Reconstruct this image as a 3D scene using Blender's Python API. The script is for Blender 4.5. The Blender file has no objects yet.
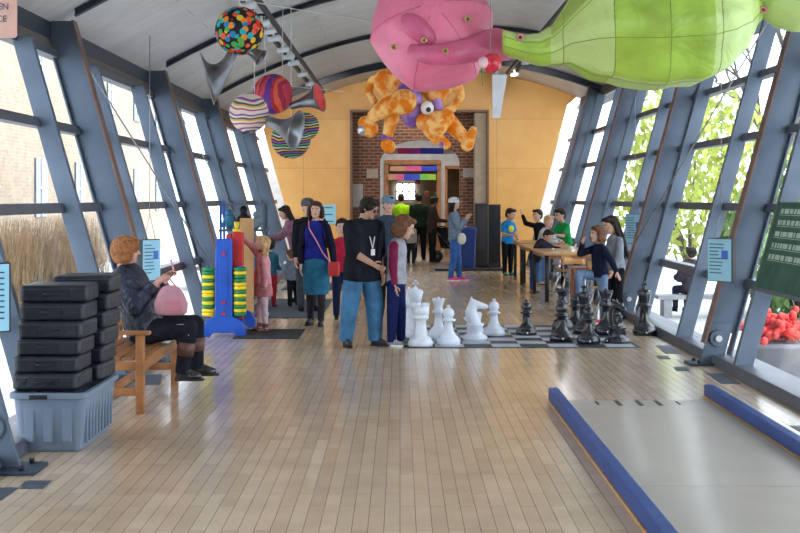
import bpy, bmesh, math, random
from mathutils import Vector, Matrix, Euler
random.seed(7)
R = math.radians
sc = bpy.context.scene
COL = sc.collection
F, H0, VX, VY = 1330.0, 1.7, 400.0, 198.0     # focal length in px, eye height, vanishing point

def G(px, py):                 # point of the floor seen at a pixel of the photograph
    y = F*H0/(py-VY); return Vector(((px-VX)*y/F, y, 0))
def A(px, py, y):              # point at depth y
    return Vector(((px-VX)*y/F, y, H0-(py-VY)*y/F))
def XL(h): return -(2.33+.283*h)     # inner face of the left leaning columns
def XR(h): return 3.03+.275*h
XM = .45

# ---------------------------------------------------------------- materials
MATS = {}
def mat(name, col, rough=.6, metal=0, var=.12, scale=6, bump=0, coat=0, trans=0, spec=.5, emit=None, es=0, bscale=60, sheen=0):
    if name in MATS: return MATS[name]
    m = bpy.data.materials.new(name); m.use_nodes = True
    nt = m.node_tree; b = nt.nodes['Principled BSDF']
    b.inputs['Roughness'].default_value = rough; b.inputs['Metallic'].default_value = metal
    b.inputs['Specular IOR Level'].default_value = spec
    b.inputs['Coat Weight'].default_value = coat; b.inputs['Coat Roughness'].default_value = .12
    b.inputs['Transmission Weight'].default_value = trans
    b.inputs['Sheen Weight'].default_value = sheen
    tc = nt.nodes.new('ShaderNodeTexCoord')
    n = nt.nodes.new('ShaderNodeTexNoise'); n.inputs['Scale'].default_value = scale; n.inputs['Detail'].default_value = 4
    nt.links.new(tc.outputs['Object'], n.inputs['Vector'])
    r = nt.nodes.new('ShaderNodeValToRGB')
    c = Vector(col[:3])
    r.color_ramp.elements[0].position = .3; r.color_ramp.elements[1].position = .7
    r.color_ramp.elements[0].color = (*(c*(1-var)), 1); r.color_ramp.elements[1].color = (*[min(1, v*(1+var)) for v in c], 1)
    nt.links.new(n.outputs['Fac'], r.inputs['Fac']); nt.links.new(r.outputs['Color'], b.inputs['Base Color'])
    if bump:
        n2 = nt.nodes.new('ShaderNodeTexNoise'); n2.inputs['Scale'].default_value = bscale; n2.inputs['Detail'].default_value = 3
        nt.links.new(tc.outputs['Object'], n2.inputs['Vector'])
        bp = nt.nodes.new('ShaderNodeBump'); bp.inputs['Strength'].default_value = bump; bp.inputs['Distance'].default_value = .02
        nt.links.new(n2.outputs['Fac'], bp.inputs['Height']); nt.links.new(bp.outputs['Normal'], b.inputs['Normal'])
    if emit:
        b.inputs['Emission Color'].default_value = (*emit, 1); b.inputs['Emission Strength'].default_value = es
    MATS[name] = m; return m
def cloth(name, col, bs=9): return mat('cloth_'+name, col, .9, var=.2, scale=14, bump=.8, bscale=bs, spec=.08)

def brick_mat(name, c1, c2, mortar, bw, rh, ms, rough=.8, plane='XZ', offset=.5, coat=0, bump=.3, detail=None, bias=0, colvar=.0, spec=.5):
    m = bpy.data.materials.new(name); m.use_nodes = True; nt = m.node_tree; b = nt.nodes['Principled BSDF']
    b.inputs['Roughness'].default_value = rough; b.inputs['Coat Weight'].default_value = coat; b.inputs['Coat Roughness'].default_value = .12
    b.inputs['Specular IOR Level'].default_value = spec
    tc = nt.nodes.new('ShaderNodeTexCoord'); s = nt.nodes.new('ShaderNodeSeparateXYZ'); c = nt.nodes.new('ShaderNodeCombineXYZ')
    nt.links.new(tc.outputs['Object'], s.inputs[0])
    nt.links.new(s.outputs[plane[0]], c.inputs[0]); nt.links.new(s.outputs[plane[1]], c.inputs[1])
    t = nt.nodes.new('ShaderNodeTexBrick'); nt.links.new(c.outputs[0], t.inputs['Vector'])
    t.inputs['Color1'].default_value = (*c1, 1); t.inputs['Color2'].default_value = (*c2, 1); t.inputs['Mortar'].default_value = (*mortar, 1)
    t.inputs['Scale'].default_value = 1; t.inputs['Mortar Size'].default_value = ms; t.inputs['Mortar Smooth'].default_value = .2
    t.inputs['Bias'].default_value = bias; t.inputs['Brick Width'].default_value = bw; t.inputs['Row Height'].default_value = rh; t.offset = offset
    n = nt.nodes.new('ShaderNodeTexNoise'); n.inputs['Scale'].default_value = 3; n.inputs['Detail'].default_value = 5
    nt.links.new(tc.outputs['Object'], n.inputs['Vector'])
    mx = nt.nodes.new('ShaderNodeMix'); mx.data_type = 'RGBA'; mx.blend_type = 'OVERLAY'; mx.inputs[0].default_value = .25
    nt.links.new(t.outputs['Color'], mx.inputs[6]); nt.links.new(n.outputs['Fac'], mx.inputs[7]); nt.links.new(mx.outputs[2], b.inputs['Base Color'])
    bp = nt.nodes.new('ShaderNodeBump'); bp.inputs['Strength'].default_value = bump; bp.inputs['Distance'].default_value = .004; bp.invert = True
    nt.links.new(t.outputs['Fac'], bp.inputs['Height']); nt.links.new(bp.outputs['Normal'], b.inputs['Normal'])
    MATS[name] = m; return m

def glass_mat(name, tint=(.93, .96, .98)):
    m = bpy.data.materials.new(name); m.use_nodes = True; nt = m.node_tree
    out = nt.nodes['Material Output']; nt.nodes.remove(nt.nodes['Principled BSDF'])
    t = nt.nodes.new('ShaderNodeBsdfTransparent'); t.inputs[0].default_value = (*tint, 1)
    g = nt.nodes.new('ShaderNodeBsdfGlossy'); g.inputs['Roughness'].default_value = .02
    mx = None
    mx = nt.nodes.new('ShaderNodeMixShader')
    mx.inputs[0].default_value = .05; nt.links.new(t.outputs[0], mx.inputs[1]); nt.links.new(g.outputs[0], mx.inputs[2])
    nt.links.new(mx.outputs[0], out.inputs[0]); MATS[name] = m; return m

def dots_mat():
    m = bpy.data.materials.new('knit_dots'); m.use_nodes = True; nt = m.node_tree; b = nt.nodes['Principled BSDF']; b.inputs['Roughness'].default_value = .8
    tc = nt.nodes.new('ShaderNodeTexCoord'); v = nt.nodes.new('ShaderNodeTexVoronoi'); v.inputs['Scale'].default_value = 16
    nt.links.new(tc.outputs['Object'], v.inputs['Vector'])
    s = nt.nodes.new('ShaderNodeSeparateColor'); nt.links.new(v.outputs['Color'], s.inputs[0])
    r = nt.nodes.new('ShaderNodeValToRGB'); r.color_ramp.interpolation = 'CONSTANT'
    cols = [(.8, .02, .02), (.95, .3, .02), (.02, .25, .5), (.9, .6, .02), (.1, .45, .08), (.9, .12, .05), (.02, .5, .55)]
    e = r.color_ramp.elements
    e[0].color = (*cols[0], 1); e[1].position = 1/7; e[1].color = (*cols[1], 1)
    for i in range(2, 7): x = e.new(i/7); x.color = (*cols[i], 1)
    nt.links.new(s.outputs[0], r.inputs[0])
    lt = nt.nodes.new('ShaderNodeMath'); lt.operation = 'LESS_THAN'; lt.inputs[1].default_value = .55; nt.links.new(v.outputs['Distance'], lt.inputs[0])
    mx = nt.nodes.new('ShaderNodeMix'); mx.data_type = 'RGBA'; mx.inputs[6].default_value = (.01, .01, .012, 1)
    nt.links.new(lt.outputs[0], mx.inputs[0]); nt.links.new(r.outputs[0], mx.inputs[7]); nt.links.new(mx.outputs[2], b.inputs['Base Color'])
    return m
def stripes_mat(name, cols, scale, distort=.15, axis='Z', rough=.8):
    m = bpy.data.materials.new(name); m.use_nodes = True; nt = m.node_tree; b = nt.nodes['Principled BSDF']; b.inputs['Roughness'].default_value = rough
    tc = nt.nodes.new('ShaderNodeTexCoord'); s = nt.nodes.new('ShaderNodeSeparateXYZ'); nt.links.new(tc.outputs['Object'], s.inputs[0])
    n = nt.nodes.new('ShaderNodeTexNoise'); n.inputs['Scale'].default_value = 1.6; nt.links.new(tc.outputs['Object'], n.inputs['Vector'])
    a = nt.nodes.new('ShaderNodeMath'); a.operation = 'MULTIPLY_ADD'; a.inputs[1].default_value = distort; nt.links.new(n.outputs['Fac'], a.inputs[0]); nt.links.new(s.outputs[axis], a.inputs[2])
    k = nt.nodes.new('ShaderNodeMath'); k.operation = 'MULTIPLY'; k.inputs[1].default_value = scale; nt.links.new(a.outputs[0], k.inputs[0])
    f = nt.nodes.new('ShaderNodeMath'); f.operation = 'FRACT'; nt.links.new(k.outputs[0], f.inputs[0])
    r = nt.nodes.new('ShaderNodeValToRGB'); r.color_ramp.interpolation = 'CONSTANT'; e = r.color_ramp.elements; N = len(cols)
    e[0].color = (*cols[0], 1); e[1].position = 1/N; e[1].color = (*cols[1], 1)
    for i in range(2, N): x = e.new(i/N); x.color = (*cols[i], 1)
    nt.links.new(f.outputs[0], r.inputs[0]); nt.links.new(r.outputs[0], b.inputs['Base Color']); MATS[name] = m
    return m

# ---------------------------------------------------------------- mesh helpers
def frame(d, up=Vector((0, 0, 1))):
    d = d.normalized()
    if abs(d.dot(up)) > .98: up = Vector((0, 1, 0))
    x = up.cross(d).normalized(); y = d.cross(x)
    return Matrix((x, y, d)).transposed()
class MB:
    def __init__(s): s.bm = bmesh.new(); s.mi = 0
    def face(s, vs):
        try: f = s.bm.faces.new(vs); f.material_index = s.mi; return f
        except ValueError: return None
    def grid(s, rings, close=True, caps=True, smooth=True):
        vr = [[s.bm.verts.new(p) for p in r] for r in rings]
        n = len(vr[0])
        for a, b in zip(vr, vr[1:]):
            for i in range(n if close else n-1):
                f = s.face([a[i], a[(i+1) % n], b[(i+1) % n], b[i]])
                if f: f.smooth = smooth
        if caps and close: s.face(vr[0][::-1]); s.face(vr[-1])
        return s
    def box(s, c, d, M=None):
        c = Vector(c); d = Vector(d)/2
        vs = []
        for z in (-1, 1):
            for x, y in ((-1, -1), (1, -1), (1, 1), (-1, 1)):
                p = Vector((x*d.x, y*d.y, z*d.z))
                if M is not None: p = M @ p
                vs.append(s.bm.verts.new(c+p))
        for q in ((3, 2, 1, 0), (4, 5, 6, 7), (0, 1, 5, 4), (1, 2, 6, 5), (2, 3, 7, 6), (3, 0, 4, 7)): s.face([vs[i] for i in q])
        return s
    def hexa(s, P):           # eight corners, bottom four then top four
        vs = [s.bm.verts.new(p) for p in P]
        for q in ((3, 2, 1, 0), (4, 5, 6, 7), (0, 1, 5, 4), (1, 2, 6, 5), (2, 3, 7, 6), (3, 0, 4, 7)): s.face([vs[i] for i in q])
        return s
    def cyl(s, p0, p1, r0, r1=None, n=12, flat=True):
        p0 = Vector(p0); p1 = Vector(p1); r1 = r0 if r1 is None else r1; M = frame(p1-p0)
        ring = lambda p, r: [p+M @ Vector((r*math.cos(2*math.pi*i/n), r*math.sin(2*math.pi*i/n), 0)) for i in range(n)]
        return s.grid([ring(p0, r0), ring(p1, r1)])
    def tube(s, pts, r, n=6):
        pts = [Vector(p) for p in pts]; rings = []
        for i, p in enumerate(pts):
            d = (pts[min(i+1, len(pts)-1)]-pts[max(i-1, 0)]); M = frame(d); rr = r[i] if isinstance(r, (list, tuple)) else r
            rings.append([p+M @ Vector((rr*math.cos(2*math.pi*k/n), rr*math.sin(2*math.pi*k/n), 0)) for k in range(n)])
        return s.grid(rings)
    def lathe(s, prof, c=(0, 0, 0), n=24, M=None, gore=0, gn=8):
        c = Vector(c); rings = []
        for r, z in prof:
            ring = []
            for i in range(n):
                a = 2*math.pi*i/n; rr = max(r, 1e-4)*(1-gore*(1-abs(math.sin(a*gn/2))))
                p = Vector((rr*math.cos(a), rr*math.sin(a), z))
                ring.append(c+(M @ p if M is not None else p))
            rings.append(ring)
        return s.grid(rings)
    def ell(s, c, r, M=None, n=16, m=10):
        c = Vector(c); r = Vector(r) if not isinstance(r, (int, float)) else Vector((r, r, r)); rings = []
        for j in range(m+1):
            t = math.pi*j/m; k = max(math.sin(t), .001)
            rings.append([c+((M @ q) if M is not None else q) for q in [Vector((r.x*k*math.cos(2*math.pi*i/n), r.y*k*math.sin(2*math.pi*i/n), -r.z*math.cos(t))) for i in range(n)]])
        return s.grid(rings)
    def cap(s, p0, p1, r0, r1=None, n=12):
        r1 = r0 if r1 is None else r1
        s.ell(p0, r0, n=n, m=8); s.ell(p1, r1, n=n, m=8)
        if (Vector(p1)-Vector(p0)).length > 1e-4: s.cyl(p0, p1, r0, r1, n)
        return s
    def prism(s, poly, y0, y1, M=None):       # poly in (x,z), extruded along y
        a = [Vector((x, y0, z)) for x, z in poly]; b = [Vector((x, y1, z)) for x, z in poly]
        if M is not None: a = [M @ p for p in a]; b = [M @ p for p in b]
        return s.grid([a, b], smooth=False)
    def mesh(s, name):
        bmesh.ops.recalc_face_normals(s.bm, faces=s.bm.faces)
        me = bpy.data.meshes.new(name); s.bm.to_mesh(me); s.bm.free(); return me
    def build(s, name, m, parent=None, bevel=0, smooth=None):
        me = s.mesh(name); o = bpy.data.objects.new(name, me); COL.objects.link(o)
        for x in (m if isinstance(m, (list, tuple)) else [m]): me.materials.append(x)
        if smooth is True:
            for f in me.polygons: f.use_smooth = True
        if smooth is False:
            for f in me.polygons: f.use_smooth = False
        if bevel:
            b = o.modifiers.new('b', 'BEVEL'); b.width = bevel; b.segments = 2; b.limit_method = 'ANGLE'
        if parent: o.parent = parent
        return o
def remeshed(mb, voxel, smooth=3, extra=None):
    me = mb.mesh('tmp'); o = bpy.data.objects.new('tmp', me); COL.objects.link(o)
    r = o.modifiers.new('r', 'REMESH'); r.mode = 'VOXEL'; r.voxel_size = voxel; r.use_smooth_shade = True
    if smooth: s = o.modifiers.new('s', 'SMOOTH'); s.iterations = smooth; s.factor = .5
    dg = bpy.context.evaluated_depsgraph_get(); dg.update()
    out = bpy.data.meshes.new_from_object(o.evaluated_get(dg))
    bpy.data.objects.remove(o); bpy.data.meshes.remove(me)
    if extra is not None:
        bm = bmesh.new(); bm.from_mesh(out); em = extra.mesh('e'); bm.from_mesh(em); bm.to_mesh(out); bm.free()
    for f in out.polygons: f.use_smooth = True
    return out
def obj_from(me, name, m, parent=None):
    me.name = name; o = bpy.data.objects.new(name, me); COL.objects.link(o); me.materials.clear(); me.materials.append(m)
    if parent: o.parent = parent
    return o
def tag(o, label=None, cat=None, group=None, kind=None):
    if label: o['label'] = label
    if cat: o['category'] = cat
    if group: o['group'] = group
    if kind: o['kind'] = kind
    return o
def thing(name, loc, label, cat, group=None, rz=0):
    o = bpy.data.objects.new(name, None); COL.objects.link(o); o.location = loc; o.rotation_euler = (0, 0, rz); o.empty_display_size = .1
    return tag(o, label, cat, group)
def struct(o): o['kind'] = 'structure'; return o
def copy_tree(o, parent=None):
    c = o.copy(); COL.objects.link(c); c.parent = parent
    for ch in [x for x in bpy.data.objects if x.parent == o]: copy_tree(ch, c)
    return c

# ---------------------------------------------------------------- palette
M_steel = mat('painted_steel', (.092, .122, .168), .42, .25, var=.14, scale=3)
M_steel_d = mat('dark_steel', (.035, .05, .08), .45, .3)
M_edge = mat('rusty_edge_paint', (.17, .10, .08), .5, .2)
M_frame = mat('window_frame_paint', (.10, .11, .14), .45, .2)
M_beam = mat('roof_beam_paint', (.03, .04, .06), .5, .2)
M_black = mat('matt_black', (.012, .012, .014), .5)
M_glossblack = mat('gloss_black_plastic', (.010, .011, .014), .22, coat=.4)
M_white = mat('white_plastic', (.72, .77, .82), .35, var=.04)
M_chrome = mat('brushed_metal', (.55, .55, .56), .35, .9)
M_wire = mat('wire_steel', (.35, .35, .36), .4, .6)
M_glass = glass_mat('window_glass')
M_oak = mat('bench_oak', (.36, .15, .05), .45, var=.25, scale=9, coat=.2)
M_table = mat('table_wood', (.50, .27, .10), .4, var=.15, coat=.2)
M_blue = mat('blue_plastic', (.015, .10, .55), .35, coat=.2)
M_red = mat('red_plastic', (.60, .02, .02), .35, coat=.2)
M_yellow = mat('yellow_plastic', (.85, .62, .02), .35)
M_green = mat('green_plastic', (.01, .22, .06), .35)
M_sign = mat('pale_blue_sign_face', (.30, .62, .80), .4, var=.05)
M_ink = mat('dark_ink', (.03, .08, .13), .6)
M_paper = mat('white_paper', (.8, .8, .78), .6, var=.03)
SKY, EXPO = 2.6, 1.15
# ================================================================= THE HALL
M_floor = brick_mat('maple_floor', (.50, .365, .24), (.60, .455, .31), (.24, .17, .11), .85, .083, .0024, rough=.26, plane='YX', coat=.35, bump=.12, offset=.37, spec=.6)
M_ceil = brick_mat('ceiling_panels', (.60, .60, .60), (.66, .66, .65), (.42, .42, .42), 2.6, .60, .006, rough=.6, plane='XY', bump=.2)
M_brickred = brick_mat('red_brick', (.13, .035, .02), (.24, .075, .04), (.26, .21, .17), .23, .085, .014, rough=.9)
M_bricktan = brick_mat('tan_brick', (.44, .32, .21), (.52, .39, .26), (.46, .40, .33), .3, .10, .014, rough=.9, plane='YZ')
M_panel = brick_mat('maple_wall_panels', (.76, .40, .11), (.80, .44, .13), (.50, .25, .08), 2.4, 1.22, .006, rough=.45, offset=0, bump=.1)
M_grey = mat('grey_wall_paint', (.42, .41, .40), .7)
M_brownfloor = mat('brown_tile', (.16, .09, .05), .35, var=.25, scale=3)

Y0, Y1 = -4.0, 33.0
m = MB(); m.box(((XM), (Y0+Y1)/2, -.05), (6.6, Y1-Y0, .1)); struct(m.build('floor', M_floor))
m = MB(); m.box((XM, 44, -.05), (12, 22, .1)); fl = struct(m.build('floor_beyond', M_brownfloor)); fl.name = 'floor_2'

def roof_h(x): return 4.86-.061*(x-1.15)**2
xs = [-3.85+i*(8.8/28) for i in range(29)]
m = MB()
rings = []
for y in (Y0, Y1+.2):
    rings.append([Vector((x, y, roof_h(x))) for x in xs]+[Vector((x, y, roof_h(x)+.12)) for x in reversed(xs)])
m.grid(rings); struct(m.build('ceiling', M_ceil))

def leanbox(m, side, y0, y1, h0, h1, d0, d1):      # box following the lean of a window wall; d = offset outward of the column face
    f = (lambda h, d: XL(h)-d) if side < 0 else (lambda h, d: XR(h)+d)
    P = [(f(h0, d0), y0, h0), (f(h0, d1), y0, h0), (f(h0, d1), y1, h0), (f(h0, d0), y1, h0),
         (f(h1, d0), y0, h1), (f(h1, d1), y0, h1), (f(h1, d1), y1, h1), (f(h1, d0), y1, h1)]
    m.hexa([Vector(p) for p in P]); return m
COLY = [8.3+5.3*i for i in range(5)]
BAYS = [(Y0, 8.3), (8.3, 13.6), (13.6, 18.9), (18.9, 24.2), (24.2, 29.5), (29.5, Y1)]
TOP = {-1: 3.17, 1: 3.95}
RAILS = {-1: [.82, 1.61, 2.39, 3.17], 1: [.83, 1.60, 2.40, 3.13, 3.95]}
wn = 0
for side in (-1, 1):
    S = 'left' if side < 0 else 'right'
    sill = MB(); leanbox(sill, side, Y0, Y1, 0.0, .10, .14, .50); struct(sill.build('baseboard_'+S, M_frame, bevel=.01))
    # eave: brick-coloured band and dark edge girder over the glass
    e = MB(); leanbox(e, side, Y0, Y1, TOP[side]+.06, (3.50 if side < 0 else 4.20), .30, .44); struct(e.build('wall_'+S, mat('eave_panel', (.13, .11, .10), .8, var=.3, scale=20)))
    for bi, (a, b) in enumerate(BAYS):
        wn += 1
        fr = MB()
        for h in RAILS[side]: leanbox(fr, side, a, b, h-.045, h+.045, .26, .40)
        w = struct(fr.build('window_%d' % wn, M_frame, bevel=.006))
        g = MB(); leanbox(g, side, a, b, .10, TOP[side],   .355, .363); g.build('pane', M_glass, w)
        k = (12.1 if side < 0 else 12.75)-2.65*8
        while k < b:
            if a < k < b:
                q = MB(); leanbox(q, side, k-.04, k+.04, .08, TOP[side], *((.12, .30) if side < 0 else (.14, .32))); q.build('mullion', M_steel, w, bevel=.004)
            k += 2.65
ordn = ['nearest', 'second', 'third', 'fourth', 'farthest']
ordb = ['nearest', 'second nearest', 'middle', 'second farthest', 'farthest']
for side in (-1, 1):
    S = 'left' if side < 0 else 'right'
    for i, y in enumerate(COLY):
        where = ['nearest of the left row, its foot in the bottom left corner', 'second of the left row, behind the seated woman', 'third of the left row, beyond the blue game frame', 'fourth of the left row', 'farthest of the left row beside the panelled wall'] if side < 0 else \
                ['nearest of the right row', 'second of the right row, its bolted foot on the floor plate', 'third of the right row, behind the two chess players', 'fourth of the right row', 'farthest of the right row beside the panelled wall']
        if side > 0 and i == 0: continue
        sx = XL(0) if side < 0 else XR(0)
        c = thing('steel_column', (sx, y, 0), 'leaning blue-grey steel column, '+where[i], 'column')
        hb = 1.2 if (side < 0 and i == 0) else .22
        def lb(y0, y1, h0, h1, d0, d1, nm, mm, bev=.004):
            q = MB(); leanbox(q, side, y0, y1, h0, h1, d0, d1); o = q.build(nm, mm, c, bevel=bev)
            o.matrix_parent_inverse = Matrix.Translation((-sx, -y, 0)); return o
        ht = TOP[side]+(.34 if side < 0 else .25)
        lb(y-.012, y+.012, .32, ht, .02, .31, 'web', M_steel)
        lb(y-.085, y+.085, hb, ht, 0, .022, 'inner_flange', M_edge)
        lb(y-.085, y+.085, .1, ht, .30, .32, 'outer_flange', M_steel)
        lb(y-.018, y+.018, .02, .42, .03, .26, 'foot', M_steel)
        q = MB(); q.box((sx-side*-.12, y, .012), (.42, .34, .024)); o = q.build('base_plate', M_steel_d, c, bevel=.004); o.matrix_parent_inverse = Matrix.Translation((-sx, -y, 0))
        q = MB(); hx = (XL(.27)-.14) if side < 0 else (XR(.27)+.14)
        q.cyl((hx, y-.05, .27), (hx, y-.018, .27), .085, n=20); o = q.build('pin_washer', M_steel, c, bevel=.004); o.matrix_parent_inverse = Matrix.Translation((-sx, -y, 0))
        q = MB(); q.cyl((hx, y-.08, .27), (hx, y-.05, .27), .035, n=8); o = q.build('bolt', M_chrome, c); o.matrix_parent_inverse = Matrix.Translation((-sx, -y, 0))
        for dx in (-.12, .12):
            for dy in (-.12, .12):
                q = MB(); q.cyl((sx+side*.12+dx, y+dy, .024), (sx+side*.12+dx, y+dy, .055), .018, n=8); o = q.build('anchor_bolt', M_black, c); o.matrix_parent_inverse = Matrix.Translation((-sx, -y, 0))
# arched roof beams
for i, y in enumerate(COLY):
    m = MB()
    for (w, z0, z1) in (((.09, -.025, -.012), (.02, -.07, -.02), (.09, -.085, -.068)) if i < 4 else ((.14, -.03, -.012), (.02, -.12, -.03), (.14, -.15, -.12))):
        rg = []
        x0, x1 = -3.32, 4.44
        for j in range(25):
            x = x0+(x1-x0)*j/24; h = roof_h(x)
            rg.append([Vector((x, y-w/2, h+z0)), Vector((x, y+w/2, h+z0)), Vector((x, y+w/2, h+z1)), Vector((x, y-w/2, h+z1))])
        m.grid(rg, smooth=False)
    tag(m.build('roof_beam', M_beam), 'dark curved steel roof beam spanning the ceiling, the %s of the five' % ordb[i], 'roof beam')
# edge girders (bracket zone)
for side in (-1, 1):
    m = MB(); x = -3.72 if side < 0 else 4.72
    h = roof_h(x)+.02
    m.box((x, (Y0+Y1)/2, h), (.3, Y1-Y0, .34)); struct(m.build('trim_%d' % (1 if side < 0 else 2), M_steel_d))
m = MB(); m.box((XM, Y0-.1, 2.4), (9, .2, 5.2)); struct(m.build('wall_back', M_grey))

# brace rods on the window walls
def rod(p, q, label, r=.009):
    m = MB(); m.cyl(p, q, r, n=8); return tag(m.build('brace_rod', M_wire), label, 'brace rod')
rod((XL(3.1)-.05, 13.75, 3.1), (XL(.6)-.05, 18.7, .6), 'thin diagonal steel brace rod across the left windows beside the seated woman')
rod((XR(4.0)-.03, 13.8, 4.0), (XR(1.05)-.03, 18.7, 1.05), 'thin diagonal steel brace rod crossing the right windows behind the hanging sign')
rod((XL(.6)-.05, 24.0, .6), (XL(3.1)-.05, 19.1, 3.1), 'thin diagonal steel brace rod on the left windows behind the game rack')

# lighting tracks under the roof
def track(x, label, spots):
    t = thing('lighting_track', (x, 12, roof_h(x)-.3), label, 'lighting track')
    for dx in (-.09, .09):
        m = MB(); m.box((dx, 7.0, 0), (.045, 20.9, .07)); m.build('rail', M_black, t)
    for k in range(11):
        m = MB(); m.box((0, -3+2*k, 0), (.2, .03, .03)); m.build('cross_tie', M_black, t)
    for k in spots:
        m = MB(); m.cyl((.0, k, -.01), (.0, k, -.09), .018, n=8); hd = m.build('stem', M_white, t)
        m = MB(); m.cyl((-.06, k-.06, -.13), (.07, k+.07, -.09), .035, .05, n=14); m.build('spot_head', M_white, hd)
tk1 = track(-1.77, 'black double lighting track with white spots under the ceiling, left of centre', [-1.0, -.4, .4, 1.0, 2.0, 2.7, 3.4, 5, 5.8, 6.6, 8, 9, 10, 12, 14, 16])
tk2 = track(2.45, 'black double lighting track under the ceiling above the green inflatable', [1, 3, 7, 11, 14, 16.5])

# end wall with the portal
def wbox(name, x0, x1, z0, z1, y0, y1, mm, bev=0):
    m = MB(); m.box(((x0+x1)/2, (y0+y1)/2, (z0+z1)/2), (x1-x0, y1-y0, z1-z0)); return m.build(name, mm, bevel=bev)
PX0, PX1, PZ = -1.24, 2.2, 3.88
m = MB()
def wallpoly(pts): m.prism(pts, Y1, Y1+.25)
top = [(x, roof_h(x)-.002) for x in [-3.3+.2*i for i in range(11)]]
wallpoly([(XL(0)-.1, 0), (PX0, 0), (PX0, roof_h(PX0))]+[(x, roof_h(x)) for x in (-2, -2.6, -3.3)]+[(XL(3.4)-.1, 3.4)])
wallpoly([(PX1, 0), (XR(0)+.08, 0), (XR(4)+.02, 4.0), (4.4, roof_h(4.4))]+[(x, roof_h(x)) for x in (3.8, 3.2, 2.6)]+[(PX1, roof_h(PX1))])
wallpoly([(PX0, PZ), (PX1, PZ)]+[(x, roof_h(x)) for x in (PX1, 1.5, .5, -.5, PX0)])
struct(m.build('wall_end', M_panel))
M_jamb = mat('brown_jamb', (.16, .08, .045), .5)
m = MB(); m.box((PX0+.03, Y1+.1, PZ/2), (.06, .5, PZ)); m.box((PX1-.03, Y1+.1, PZ/2), (.06, .5, PZ)); m.box(((PX0+PX1)/2, Y1+.1, PZ-.03), (PX1-PX0-.12, .5, .06)); struct(m.build('trim_3', M_jamb, bevel=.005))
m = MB(); m.box((2.0, Y1+.3, PZ/2-.03), (.28, .6, PZ-.06)); struct(m.build('trim_4', mat('beige_post', (.38, .30, .22), .6)))
# brick wall with round arch behind the portal
YB = 34.6; ax0, ax1, spring = -.52, 1.56, 2.62; acx = (ax0+ax1)/2; ar = (ax1-ax0)/2
arc = [(acx+ar*math.cos(math.pi*k/20), spring+.60*math.sin(math.pi*k/20)) for k in range(21)]
m = MB()
m.prism([(-2.2, 0), (ax0, 0), (ax0, spring)]+[(-2.2, spring)], YB, YB+.35)
m.prism([(ax1, 0), (3.2, 0), (3.2, spring), (ax1, spring)], YB, YB+.35)
for a, b in zip(arc, arc[1:]): m.prism([(b[0], b[1]), (a[0], a[1]), (a[0], 4.6), (b[0], 4.6)], YB, YB+.35)
m.prism([(-2.2, spring), (ax0, spring), (ax0, 4.6), (-2.2, 4.6)], YB, YB+.35); m.prism([(ax1, spring), (3.2, spring), (3.2, 4.6), (ax1, 4.6)], YB, YB+.35)
struct(m.build('wall_brick', M_brickred))
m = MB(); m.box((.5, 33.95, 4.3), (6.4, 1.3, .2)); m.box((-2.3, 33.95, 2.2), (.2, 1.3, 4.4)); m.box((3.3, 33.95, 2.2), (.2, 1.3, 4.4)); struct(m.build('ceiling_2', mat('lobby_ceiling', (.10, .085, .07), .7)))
# grey lobby wall beyond the arch with a framed opening
YG = 40.0
m = MB(); dx0, dx1, dz = -.36, 1.12, 2.72
m.box((-2.2, YG, 2), (3.68, .2, 4)); m.box((.38, YG, (dz+4)/2), (1.48, .2, 4-dz)); m.box((1.24, YG, 2), (.24, .2, 4)); m.box((3.35, YG, 2), (2.9, .2, 4)); m.box((1.63, YG, 3.3), (.54, .2, 1.4))
m.box((-2.3, 37.5, 2), (.2, 5, 4)); m.box((3.6, 37.5, 2), (.2, 5, 4))
struct(m.build('wall_lobby', mat('lobby_wall_paint', (.50, .50, .50), .7)))
m = MB(); m.box((dx0-.04, YG-.13, dz/2), (.12, .1, dz)); m.box((dx1+.04, YG-.13, dz/2), (.12, .1, dz)); m.box(((dx0+dx1)/2, YG-.13, dz+.05), (dx1-dx0+.2, .1, .14)); struct(m.build('trim_5', M_oak))
m = MB(); m.box((1.38, YG-.13, 1.3), (.08, .1, 2.6)); m.box((1.9, YG-.13, 1.3), (.08, .1, 2.6)); m.box((1.64, YG-.13, 2.62), (.6, .1, .1)); struct(m.build('trim_6', M_oak))
m = MB(); m.box((.5, 37.5, 4.05), (6.5, 5.2, .1)); struct(m.build('ceiling_3', M_grey))
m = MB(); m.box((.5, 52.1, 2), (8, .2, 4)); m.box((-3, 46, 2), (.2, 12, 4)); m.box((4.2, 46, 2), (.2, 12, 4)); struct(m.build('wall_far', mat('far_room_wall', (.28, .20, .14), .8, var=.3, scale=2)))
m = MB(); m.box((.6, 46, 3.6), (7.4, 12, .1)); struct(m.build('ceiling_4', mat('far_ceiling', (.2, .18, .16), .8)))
# lit far window
w = wbox('window_20', -.15, .60, 1.65, 2.25, 51.9, 51.98, mat('lit_window', (.8, .85, .9), .5, emit=(.85, .93, 1), es=2.6)); struct(w)
m = MB()
for x in (-.15, .1, .35, .6): m.box((x, 51.86, 1.95), (.04, .04, .66))
for z in (1.62, 1.95, 2.28): m.box((.225, 51.86, z), (.79, .04, .04))
m.build('window_frame', M_black, w)
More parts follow.
